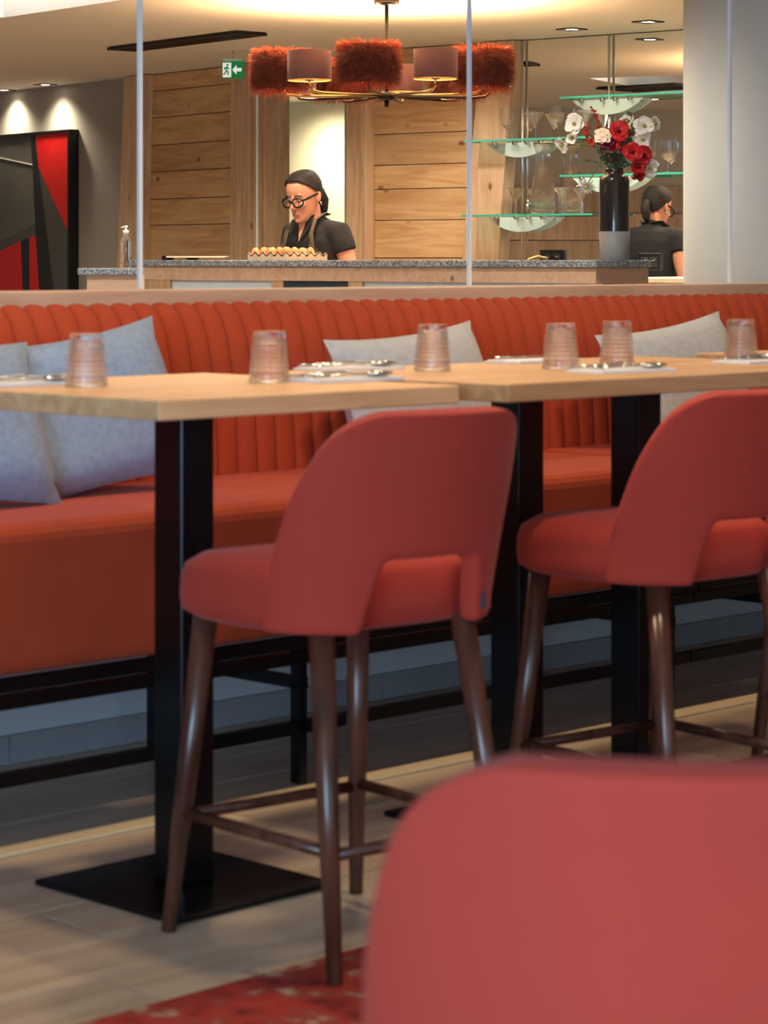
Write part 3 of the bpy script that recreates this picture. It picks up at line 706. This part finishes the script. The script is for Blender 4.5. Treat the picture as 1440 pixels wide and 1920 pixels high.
OR = mat('orange_petal', srgb(212, 62, 30), .6, noise=.2, nscale=30); MG = mat('magenta_petal', srgb(134, 34, 84), .6, noise=.2, nscale=30); EU = mat('eucalyptus_leaf', srgb(84, 108, 100), .6, noise=.2); BR = mat('bronze_leaf', srgb(110, 70, 50), .6, noise=.3)
def flower(x, y, kind, lab, dd=0.0, nrm=(0, -1, .1), sz=.042):
    top = px(x, y, vp.y+dd); base = vp+Vector((random.uniform(-.015, .015), random.uniform(-.015, .015), .37))
    t = thing('flower', lab, 'flower', base, 0, 'flowers in the vase'); c = top-base
    mid = Vector((c.x*.35, c.y*.35, max(c.z*.75, .05)+.02))
    pts = [Vector((0, 0, -.1)), Vector((0, 0, 0)), mid*.55, mid, c*.85+mid*.15, c]
    MB().tube(pts, .0022, 6).build('stem', STEM, t)
    m = MB(); nrm = Vector(nrm)
    if kind == 'white': petal_ring(m, c, nrm, 6, sz, sz*.95, .25); petal_ring(m, c, nrm, 5, sz*.8, sz*.8, .45, .4); pm, cm_, cr_ = WP, YC, .009
    elif kind == 'daisy': petal_ring(m, c, nrm, 16, sz, sz*.28, .1); pm, cm_, cr_ = WP, YC, .010
    elif kind == 'red': petal_ring(m, c, nrm, 6, sz, sz*1.1, .3); petal_ring(m, c, nrm, 5, sz*.7, sz*.9, .55, .5); pm, cm_, cr_ = RP, DK, .009
    elif kind == 'cream':
        for q in range(4): petal_ring(m, c, nrm, 8-q, sz*(1-.2*q), sz*.7, .3+.22*q, q*.4)
        pm, cm_, cr_ = CP, CP, .012
    elif kind == 'bud': petal_ring(m, c, nrm, 6, sz, sz*.5, 1.6); pm, cm_, cr_ = OR, OR, .012
    elif kind == 'magenta': petal_ring(m, c, nrm, 7, sz, sz*.8, .7); petal_ring(m, c, nrm, 5, sz*.6, sz*.6, 1.2); pm, cm_, cr_ = MG, MG, .01
    m.build('petals', pm, t)
    nn_ = nrm.normalized(); MB().ell(c+nn_*.010, (cr_, cr_, cr_*.8), 8, 6).build('centre', cm_, t)
for (x, y, k, lab, dd, nrm, sz) in (
    (1078, 233, 'white', 'large white poppy at the upper left of the bouquet', -.03, (-.5, -1, .3), .046), (1055, 270, 'white', 'white poppy hanging farthest left', -.03, (-.7, -.6, -.5), .036),
    (1074, 260, 'white', 'small white poppy between the two left ones', 0, (-.6, -.8, .5), .028), (1176, 228, 'white', 'white poppy at the top right of centre', .03, (-.3, -1, .3), .034),
    (1207, 236, 'white', 'white poppy with an open face upper right', -.02, (.1, -1, .1), .044), (1226, 232, 'white', 'white poppy farthest right', .02, (.6, -.8, 0), .036),
    (1203, 263, 'white', 'white poppy below the upper right ones', .0, (.3, -1, .3), .040), (1217, 315, 'white', 'white ruffled poppy low on the right', -.03, (.5, -1, -.2), .042),
    (1100, 348, 'daisy', 'white daisy drooping beside the vase', -.05, (-.3, -.7, -.8), .040),
    (1160, 247, 'red', 'wide crimson poppy at the centre', -.05, (0, -1, .4), .048), (1150, 268, 'red', 'crimson poppy under the central one', -.04, (-.2, -1, -.1), .038),
    (1185, 285, 'red', 'red poppy right of the centre', -.07, (0, -1, .1), .042), (1206, 291, 'red', 'red poppy on the right above the ruffled white one', -.05, (.5, -1, .1), .044),
    (1197, 311, 'red', 'red poppy low on the right', -.06, (.1, -1, -.3), .034), (1197, 328, 'red', 'orange red poppy lowest on the right', -.06, (.1, -.6, -1), .028),
    (1131, 256, 'cream', 'cream ranunculus left of the crimson poppy', -.07, (-.4, -1, .4), .040), (1101, 253, 'bud', 'orange red bud on the left', -.02, (-.3, -.3, 1), .024),
    (1139, 272, 'magenta', 'magenta flower under the cream one', -.05, (-.2, -.8, .5), .032), (1112, 275, 'bud', 'dull pink bud low on the left', -.02, (-.5, -.2, 1), .026)):
    flower(x, y, k, lab, dd, nrm, sz)
def sprig(x, y, lab, kind, dd=0):
    top = px(x, y, vp.y+dd); base = vp+Vector((random.uniform(-.02, .02), random.uniform(-.02, .02), .37)); t = thing('sprig', lab, 'sprig', base, 0, 'greenery in the vase'); c = top-base
    MB().tube([(0, 0, -.1), (0, 0, 0), c*.5+Vector((0, 0, .015)), c], .002, 6).build('stem', STEM, t)
    if kind == 'berry':
        for k in range(22):
            f = .45+.55*k/21; p = c*f+Vector((random.uniform(-.012, .012), random.uniform(-.012, .012), random.uniform(-.006, .006))); MB().ell(p, (.0055,)*3, 8, 6).build('berry', RP, t)
    else:
        mt = EU if kind == 'eu' else BR if kind == 'bronze' else STEM
        for k in range(9):
            f = .3+.7*k/8; p = c*f; d = Vector((random.uniform(-1, 1), random.uniform(-1, .4), random.uniform(-.1, .8))).normalized(); s = d.cross(Vector((0, -1, .3))).normalized(); L = .034 if kind != 'fine' else .02; wv = .013 if kind != 'fine' else .003
            MB().add([p, p+d*L*.5-s*wv, p+d*L, p+d*L*.5+s*wv], [(0, 1, 2, 3)], True).build('leaf', mt, t)
sprig(1112, 203, 'sprig of red berries rising at the top left', 'berry', -.02)
for (x, y, k, lab) in ((1132, 298, 'eu', 'blue green eucalyptus sprig left over the vase mouth'), (1150, 300, 'eu', 'blue green eucalyptus sprig in the middle of the vase mouth'), (1172, 304, 'eu', 'green leafy sprig right of the vase mouth'), (1188, 240, 'bronze', 'bronze leaved sprig right of the crimson poppy'),
        (1118, 262, 'bronze', 'bronze leaved sprig on the left'), (1178, 262, 'leaf', 'green leaved sprig between the red and white poppies'), (1095, 300, 'fine', 'feathery green sprig arching left'), (1185, 218, 'leaf', 'green sprig with buds at the top right'), (1145, 240, 'leaf', 'green sprig behind the cream ranunculus')):
    sprig(x, y, lab, k, .02)
# ================================================================ PAINTING, EXIT SIGN
pa = thing('painting', 'large abstract painting in red, black and grey with black frame', 'painting', QL, RZL)
def LP(x, y, off=.02):
    t = onL(x, off); d = (Q+dL*t-nL*off).y; return (t, zpx(y, d))
x1_, zt = LP(134, 246); x0_ = x1_-1.95; zb_ = .55
MB().span((x0_, -.03, zb_), (x1_, .028, zt)).build('canvas', mat('paint_grey', srgb(92, 88, 82), .6, noise=.15, nscale=5), pa)
fr = MB(); fr.span((x1_-.012, -.045, zb_), (x1_+.012, .028, zt+.012)); fr.span((x0_, -.045, zt), (x1_-.012, .028, zt+.012)); fr.span((x0_-.012, -.045, zb_), (x0_, .028, zt+.012)); fr.build('frame', BLKPL, pa)
def patch(name, pts, mt, y): MB().prism([LP(*p) for p in pts], y, -.0301).build(name, mt, pa)
REDP = mat('paint_red', srgb(200, 16, 14), .5, noise=.1); BKP = mat('paint_black', srgb(24, 22, 22), .5, noise=.1); DGP = mat('paint_dark_grey', srgb(74, 70, 66), .5, noise=.1); LNP = mat('paint_line', srgb(210, 206, 196), .5, noise=.05)
patch('red_wedge', [(69, 254), (132, 248), (130, 434), (76, 316)], REDP, -.033)
patch('black_band', [(61, 254), (69, 254), (76, 316), (105, 560), (78, 560), (70, 440), (66, 330)], BKP, -.034)
patch('grey_wedge', [(76, 316), (130, 434), (129, 560), (105, 560)], DGP, -.032)
patch('red_block', [(-40, 490), (0, 472), (42, 452), (46, 560), (-40, 560)], REDP, -.033)
patch('red_strip', [(58, 446), (71, 440), (77, 560), (59, 560)], REDP, -.033)
patch('black_strip', [(42, 452), (58, 446), (59, 560), (46, 560)], BKP, -.033)
patch('white_line', [(-30, 288), (63, 308), (63, 310), (-30, 290)], LNP, -.034)
patch('dark_band', [(-40, 474), (71, 418), (71, 440), (0, 471), (-40, 489)], DGP, -.032)
ex = px(436, 131, 14.2)
es = thing('exit_sign', 'green emergency exit sign with running figure and left arrow', 'sign', ex, R(-20))
SW, SHt = 43/F*14.2, 32/F*14.2
GRN = mat('exit_green', srgb(22, 130, 70), .4, noise=.03, emit=srgb(22, 130, 70), estr=.25); SWH = mat('exit_white', srgb(240, 246, 240), .4, noise=.02, emit=(1, 1, 1, 1), estr=.35)
MB().box((0, .008, 0), (SW, .016, SHt)).build('panel', GRN, es, bevel=.002)
MB().box((-SW*.26, -.0015, 0), (SW*.40, .003, SHt*.86)).build('doorway', SWH, es)
m = MB(); fx = -SW*.26; u_ = SHt/10
m.ell((fx+.4*u_, -.004, 2.9*u_), (.7*u_, .002, .7*u_), 10, 6)
for pts in ([(fx+.3*u_, 2*u_), (fx-.3*u_, -.2*u_)], [(fx+.2*u_, 1.6*u_), (fx+1.5*u_, .6*u_)], [(fx+.2*u_, 1.7*u_), (fx-1.3*u_, 1.2*u_), (fx-1.6*u_, .1*u_)], [(fx-.3*u_, -.2*u_), (fx+.9*u_, -1.2*u_), (fx+.7*u_, -3*u_)], [(fx-.3*u_, -.2*u_), (fx-.9*u_, -1.8*u_), (fx-2.2*u_, -2.6*u_)]):
    m.tube([(x, -.004, z) for x, z in pts], [(.42*u_, .002)]*len(pts), 8, up=(0, 1, 0))
m.build('running_figure', GRN, es)
ax = SW*.22
MB().prism([(ax-3.0*u_, 0), (ax-.4*u_, 2.8*u_), (ax-.4*u_, 1.0*u_), (ax+2.8*u_, 1.0*u_), (ax+2.8*u_, -1.0*u_), (ax-.4*u_, -1.0*u_), (ax-.4*u_, -2.8*u_)], -.003, -.0005).build('arrow', SWH, es)
MB().box((0, .008, SHt/2+.008), (SW*.9, .014, .016)).build('mount', mat('sign_mount', srgb(180, 220, 200), .3, noise=.02), es)
MB().tube([(0, .008, SHt/2+.016), (0, .008, CE-ex.z-.002)], .004, 6).build('hanger', STEEL, es)
# ================================================================ CHANDELIER
hd = 11.43; hub = px(725, 180, hd)
cl = thing('chandelier', 'ten-armed chandelier with fluffy orange fur shades and mauve velvet shades', 'chandelier', hub)
MB().lathe([(.03, -.02), (.045, -.012), (.045, .012), (.02, .02)], 20).build('hub', DARKM, cl); MB().tube([(0, 0, .02), (0, 0, CE-hub.z-.02)], .009, 10).build('rod', DARKM, cl)
MB().lathe([(.012, -.025), (.055, -.018), (.06, 0)], 20, (0, 0, CE-hub.z-.001)).build('canopy', DARKM, cl)
MB().tube([(0, 0, -.05), (0, 0, -.02)], .011, 10).build('finial', DARKM, cl)
def fur_mesh():
    m = MB(); rd, hh = .118, .088
    for k in range(5200):
        a = random.uniform(0, 2*math.pi); z = random.uniform(-hh, hh); e = 1-max(0, abs(z)/hh-.8)*.5
        p = Vector((rd*e*math.cos(a), rd*e*math.sin(a), z)); o = Vector((math.cos(a), math.sin(a), 0)); tg = Vector((-math.sin(a), math.cos(a), 0))
        ed = max(0, abs(z)/hh-.6)/.4*math.copysign(1, z)
        d = (o*.75+tg*random.uniform(-.7, .7)+Vector((0, 0, random.uniform(-.55, .25)+ed*.8))).normalized(); L = random.uniform(.028, .05)
        s = d.cross(o+Vector((0, 0, .3))).normalized()*random.uniform(.0008, .0016); dr = Vector((0, 0, -.007))
        m.add([p-s, p+s, p+d*L*.55-s*.8, p+d*L*.55+s*.8, p+d*L+dr], [(0, 1, 3, 2), (2, 3, 4)], True)
    return m.mesh('fur')
fm = fur_mesh()
FUR = bpy.data.materials.new('fur'); FUR.use_nodes = True; nt = FUR.node_tree; b = nt.nodes['Principled BSDF']
b.inputs['Base Color'].default_value = srgb(74, 25, 21); b.inputs['Roughness'].default_value = .6
tl = nt.nodes.new('ShaderNodeBsdfTranslucent'); tl.inputs[0].default_value = srgb(214, 84, 40); mx = nt.nodes.new('ShaderNodeMixShader'); mx.inputs[0].default_value = .24
nt.links.new(b.outputs[0], mx.inputs[1]); nt.links.new(tl.outputs[0], mx.inputs[2]); nt.links.new(mx.outputs[0], nt.nodes['Material Output'].inputs[0])
fm.materials.append(FUR)
LIN = mat('fur_lining', srgb(150, 70, 45), .8, noise=.1); MAU = mat('mauve_velvet', srgb(100, 66, 70), .85, noise=.15, nscale=80, sheen=.2); GOLD = mat('shade_lining_gold', srgb(230, 190, 120), .35, .6); BULB = mat('bulb', (1, .8, .5, 1), .3, emit=(1, .72, .38, 1), estr=25)
def ringwall(r0, r1, z0, z1, n=28): return MB().lathe([(r0, z0), (r0, z1), (r1, z1), (r1, z0), (r0, z0)], n, caps=False)
for k in range(10):
    th = R(-9.5+36*k); d = Vector((math.sin(th), -math.cos(th), 0)); p = d*.48
    fur = (k % 2 == 0); zb2 = .045
    MB().tube([d*.03, d*.40+Vector((0, 0, -.004)), d*.455+Vector((0, 0, .002)), d*.478+Vector((0, 0, .02)), p+Vector((0, 0, zb2+.02))], .0065, 8).build('arm', BRASS if k in (1, 2, 8, 9) else DARKM, cl)
    zc = .108 if fur else .112
    if fur:
        s = ringwall(.118, .112, -.085, .085).build('fur_shade', LIN, cl, p+Vector((0, 0, zc)))
        f = bpy.data.objects.new('fur', fm); C.objects.link(f); f.parent = s; f.rotation_euler = (0, 0, random.uniform(0, 6)); f['kind'] = 'stuff'
    else:
        s = ringwall(.098, .095, -.065, .065, 32).build('velvet_shade', MAU, cl, p+Vector((0, 0, zc)))
        ringwall(.0948, .0942, -.064, .064).build('lining', GOLD, s); ringwall(.0985, .0935, -.067, -.063).build('rim', GOLD, s)
    MB().lathe([(.018, 0), (.018, .03), (.012, .035)], 12, p+Vector((0, 0, zb2))).build('socket', BRASS, cl)
    MB().ell(p+Vector((0, 0, zb2+.06)), (.022, .022, .03), 10, 8).build('bulb', BULB, cl)
    l = bpy.data.lights.new('chandelier_bulb', 'POINT'); l.energy = 11; l.color = (1, .66, .34); l.shadow_soft_size = .03
    lo = bpy.data.objects.new('chandelier_bulb', l); C.objects.link(lo); lo.location = hub+p+Vector((0, 0, zb2+.115))
# ================================================================ THE WOMAN
PX = px(600, 487, 12.4)
pe = thing('person', 'woman in black polo shirt and grey apron with glasses looking down at the bar', 'person', (PX.x, PX.y, 0), R(-45))
SKIN = mat('skin', srgb(214, 150, 122), .5, noise=.08, nscale=15); HAIR = mat('hair_dark', srgb(30, 23, 21), .7, noise=.3, nscale=60, stretch=(1, 1, 4)); SHIRT = mat('black_cotton', srgb(30, 29, 32), .85, noise=.15, nscale=60, bump=.1, bscale=40)
APR = mat('apron_canvas', srgb(92, 84, 68), .85, noise=.15, nscale=120); TRO = mat('dark_trousers', srgb(34, 36, 44), .85, noise=.1)
HM = Matrix.Translation((0, -.105, 1.465)) @ Matrix.Rotation(R(8), 4, 'Z') @ Matrix.Rotation(R(20), 4, 'X')      # head frame: front is -Y
def hp(x, y, z): return HM @ Vector((x, y, z))
b = MB()
def head(mb, grow=0, zlo=-.125, hair=False):
    secs = [(-.118, .022, -.072, -.02), (-.108, .036, -.090, .0), (-.092, .046, -.094, .02), (-.07, .056, -.093, .045), (-.04, .065, -.090, .07), (-.01, .071, -.088, .085), (.02, .074, -.090, .092), (.05, .074, -.090, .093), (.075, .068, -.082, .085), (.095, .056, -.064, .068), (.108, .036, -.040, .045), (.114, .012, -.012, .015)]
    n = 24; vs = []; k2 = 0
    for (z, wx, yf, yb) in secs:
        cy, ry = (yf+yb)/2, (yb-yf)/2
        for k in range(n):
            a = 2*math.pi*k/n; s_, c_ = math.sin(a), math.cos(a)
            x = (wx+grow)*math.copysign(abs(c_)**.9, c_); y = cy+(ry+grow)*math.copysign(abs(s_)**.9, s_)
            vs.append(hp(x, y, z+(grow if z > .09 else 0)))
        k2 += 1
    fs = [(i*n+k, i*n+(k+1) % n, (i+1)*n+(k+1) % n, (i+1)*n+k) for i in range(k2-1) for k in range(n)]+[tuple(range(n-1, -1, -1)), tuple((k2-1)*n+k for k in range(n))]
    mb.add(vs, fs, True)
head(b)
# nose, brow, cheeks, chin, ears
b.tube([hp(0, -.088, .022), hp(0, -.100, -.004), hp(0, -.113, -.026), hp(0, -.098, -.036)], [.008, .010, .0135, .008], 10)
for s in (-1, 1):
    b.ell(hp(s*.011, -.098, -.031), (.008, .010, .007), 8, 6)
    b.ell(hp(s*.034, -.076, -.022), (.022, .018, .020), 10, 6); b.ell(hp(s*.028, -.080, .026), (.022, .009, .006), 10, 6)
    b.ell(hp(s*.078, .012, -.008), (.008, .017, .031), 10, 8)
b.ell(hp(0, -.090, -.098), (.018, .012, .014), 10, 6); b.ell(hp(0, -.094, -.064), (.022, .010, .012), 10, 6)
# neck, torso, arms
b.tube([hp(0, .02, -.06), (0, -.06, 1.36), (0, -.03, 1.30)], [.052, .05, .062], 16)
b.tube([(0, 0, .84), (0, 0, .95), (0, .0, 1.05), (0, -.01, 1.16), (0, -.02, 1.25), (0, -.025, 1.30), (0, -.03, 1.335)], [(.165, .115), (.165, .115), (.14, .10), (.155, .11), (.16, .105), (.135, .085), (.06, .06)], 24, up=(0, 1, 0))
arm = {}
for s in (-1, 1):
    sh_, el, wr = Vector((s*.165, -.025, 1.275)), Vector((s*.225, .01, 1.06)), Vector((s*.115, -.225, .992))
    b.tube([Vector((s*.10, -.025, 1.285)), sh_, sh_.lerp(el, .5), el, el.lerp(wr, .4), wr], [.05, .054, .045, .038, .036, .026], 14)
    hnd = (wr-el).normalized(); sd = Vector((-s, 0, 0)); pc = wr+hnd*.045+Vector((0, 0, -.008))
    b.tube([wr, wr+hnd*.03, wr+hnd*.085+Vector((0, 0, -.012))], [(.025, .017), (.036, .015), (.038, .012)], 12, up=(0, 0, 1))
    lat = hnd.cross(Vector((0, 0, 1))).normalized()
    for q, (of, Lf) in enumerate(((-.028, .062), (-.009, .072), (.010, .068), (.028, .052))):
        r0 = wr+hnd*.078+lat*of+Vector((0, 0, -.010)); b.tube([r0, r0+hnd*Lf*.45+Vector((0, 0, -.004)), r0+hnd*Lf*.8+Vector((0, 0, -.020)), r0+hnd*Lf*.95+Vector((0, 0, -.034))], [.0095, .009, .008, .006], 8)
    tb = wr+hnd*.03-lat*s*.026+Vector((0, 0, -.006)); b.tube([tb, tb+hnd*.03-lat*s*.022, tb+hnd*.058-lat*s*.026+Vector((0, 0, -.012))], [.012, .010, .008], 8)
    b.tube([(s*.085, 0, .90), (s*.095, .0, .5), (s*.095, .01, .10), (s*.095, .01, .05)], [.095, .062, .04, .04], 14)
    b.tube([(s*.095, .05, .04), (s*.095, -.06, .035), (s*.1, -.15, .028)], [.038, .04, .026], 10)
body = b.build('body', SKIN, pe)
rm = body.modifiers.new('remesh', 'REMESH'); rm.mode = 'VOXEL'; rm.voxel_size = .0055; rm.use_smooth_shade = True
sm_ = body.modifiers.new('smooth', 'SMOOTH'); sm_.factor = .5; sm_.iterations = 3
# clothing
c = MB()
c.tube([(0, 0, .88), (0, 0, .95), (0, .0, 1.05), (0, -.01, 1.16), (0, -.02, 1.25), (0, -.025, 1.305), (0, -.032, 1.345)], [(.182, .130), (.180, .128), (.156, .115), (.170, .125), (.176, .120), (.150, .098), (.068, .066)], 28, up=(0, 1, 0))
for s in (-1, 1):
    sh_, el = Vector((s*.165, -.025, 1.275)), Vector((s*.225, .01, 1.06)); hem = sh_.lerp(el, .40)
    c.tube([Vector((s*.08, -.025, 1.29)), sh_, sh_.lerp(el, .2), hem], [.058, .066, .062, .060], 18)
c.tube([(0, -.04, 1.335), (0, -.055, 1.362)], [.066, .060], 18)
shirt = c.build('shirt', SHIRT, pe)
rm = shirt.modifiers.new('remesh', 'REMESH'); rm.mode = 'VOXEL'; rm.voxel_size = .008; rm.use_smooth_shade = True
s2 = shirt.modifiers.new('smooth', 'SMOOTH'); s2.factor = .5; s2.iterations = 4
# open neck of the shirt: a skin coloured V with collar flaps
m = MB(); m.add([(-.030, -.112, 1.358), (.030, -.112, 1.358), (.0, -.146, 1.235), (0, -.118, 1.36)], [(0, 2, 3), (3, 2, 1)], True); m.build('neck_opening', SKIN, pe)
for s in (-1, 1): MB().add([(s*.012, -.148, 1.24), (s*.034, -.118, 1.362), (s*.062, -.09, 1.372), (s*.055, -.128, 1.30)], [(0, 1, 2, 3)], True).build('collar', SHIRT, pe)
c = MB()
for s in (-1, 1): c.tube([(s*.088, 0, .94), (s*.098, 0, .5), (s*.098, .01, .07)], [.108, .078, .06], 14)
c.build('trousers', TRO, pe)
# apron: bib, straps, skirt
m = MB(); n = 12; vs = []
for (z, hw) in ((.45, .20), (.95, .195), (1.08, .165), (1.17, .125), (1.205, .115)):
    for k in range(n+1):
        x = hw*(k/n*2-1); vs.append((x, -(.158 if z > 1.0 else .15)+.55*x*x*1.6+(.012 if z > 1.1 else 0), z))
m.add(vs, [(i*(n+1)+k, i*(n+1)+k+1, (i+1)*(n+1)+k+1, (i+1)*(n+1)+k) for i in range(4) for k in range(n)], True)
ap = m.build('apron', APR, pe); so = ap.modifiers.new('solid', 'SOLIDIFY'); so.thickness = .004
for s in (-1, 1):
    m = MB(); m.tube([(s*.105, -.135, 1.19), (s*.10, -.150, 1.23), (s*.088, -.146, 1.28), (s*.074, -.105, 1.345), (s*.06, -.03, 1.378), (s*.03, .03, 1.372)], [(.016, .003)]*6, 8, up=(0, 1, 0)); m.build('apron_strap', APR, pe)
    MB().box((s*.104, -.155, 1.215), (.036, .006, .02)).build('strap_buckle', STEEL, pe)
MB().box((.045, -.158, 1.196), (.055, .004, .018)).build('name_badge', WHITE, pe)
# hair cap: rear and upper part of a slightly larger head, plus ponytail
hb = MB(); head(hb, .009)
me = hb.mesh('hair'); bm = bmesh.new(); bm.from_mesh(me); HI = HM.inverted()
bmesh.ops.subdivide_edges(bm, edges=bm.edges[:], cuts=3, use_grid_fill=True)
dl = []
for f in bm.faces:
    q = HI @ f.calc_center_median()
    zl = (.024-q.y*.98) if q.y < 0 else (.024-q.y*.5 if q.y < .02 else .014-(q.y-.02)*1.7)
    if q.z < zl: dl.append(f)
bmesh.ops.delete(bm, geom=dl, context='FACES'); bm.to_mesh(me); bm.free()
hr = link('hair', me, HAIR, pe); so = hr.modifiers.new('solid', 'SOLIDIFY'); so.thickness = .012; so.offset = -.6; b_ = hr.modifiers.new('sub', 'SUBSURF'); b_.levels = 1; b_.render_levels = 2
MB().tube([hp(0, .085, .0), hp(0, .118, -.02), hp(.01, .120, -.065), hp(.015, .10, -.11), hp(.02, .09, -.135)], [.018, .028, .030, .022, .008], 12).build('ponytail', HAIR, pe)
# face details
for s in (-1, 1):
    MB().ell(hp(s*.031, -.0835, .004), (.0135, .006, .006), 10, 6).build('eye', mat('eye_white', srgb(226, 216, 208), .3, noise=.03), pe)
    MB().ell(hp(s*.031, -.089, .002), (.0055, .002, .0055), 8, 6).build('iris', DK, pe)
    MB().tube([hp(s*.012, -.094, .026), hp(s*.032, -.094, .031), hp(s*.052, -.080, .024)], [.002, .003, .0015], 6).build('eyebrow', HAIR, pe)
MB().ell(hp(0, -.0985, -.0665), (.021, .006, .0065), 12, 6).build('lips', mat('lips', srgb(176, 84, 84), .4, noise=.05), pe)
gl_ = MB()
gm = mat('spectacle_black', srgb(22, 18, 18), .25, noise=.1)
for s in (-1, 1):
    pts = [hp(s*.035+.029*math.cos(a), -.1085+.012*abs(math.cos(a))**2*(1 if s*math.cos(a) > 0 else 0), -.002+.023*math.sin(a)) for a in [2*math.pi*k/20 for k in range(21)]]
    gl_.tube(pts, .0042, 6, caps=False); gl_.tube([hp(s*.062, -.098, .006), hp(s*.076, -.05, .008), hp(s*.080, .012, .006)], [(.0035, .006)]*3, 6)
gl_.tube([hp(-.008, -.109, .004), hp(0, -.112, .007), hp(.008, -.109, .004)], .0038, 6)
go = gl_.build('glasses', gm, pe)
for s in (-1, 1): MB().ell(hp(s*.035, -.107, -.002), (.027, .0015, .021), 14, 6).build('lens', PANE, go)
MB().tube([hp(.083, .012, -.035), hp(.084, .012, -.055)], [.003, .005], 8).build('earring', STEEL, pe)
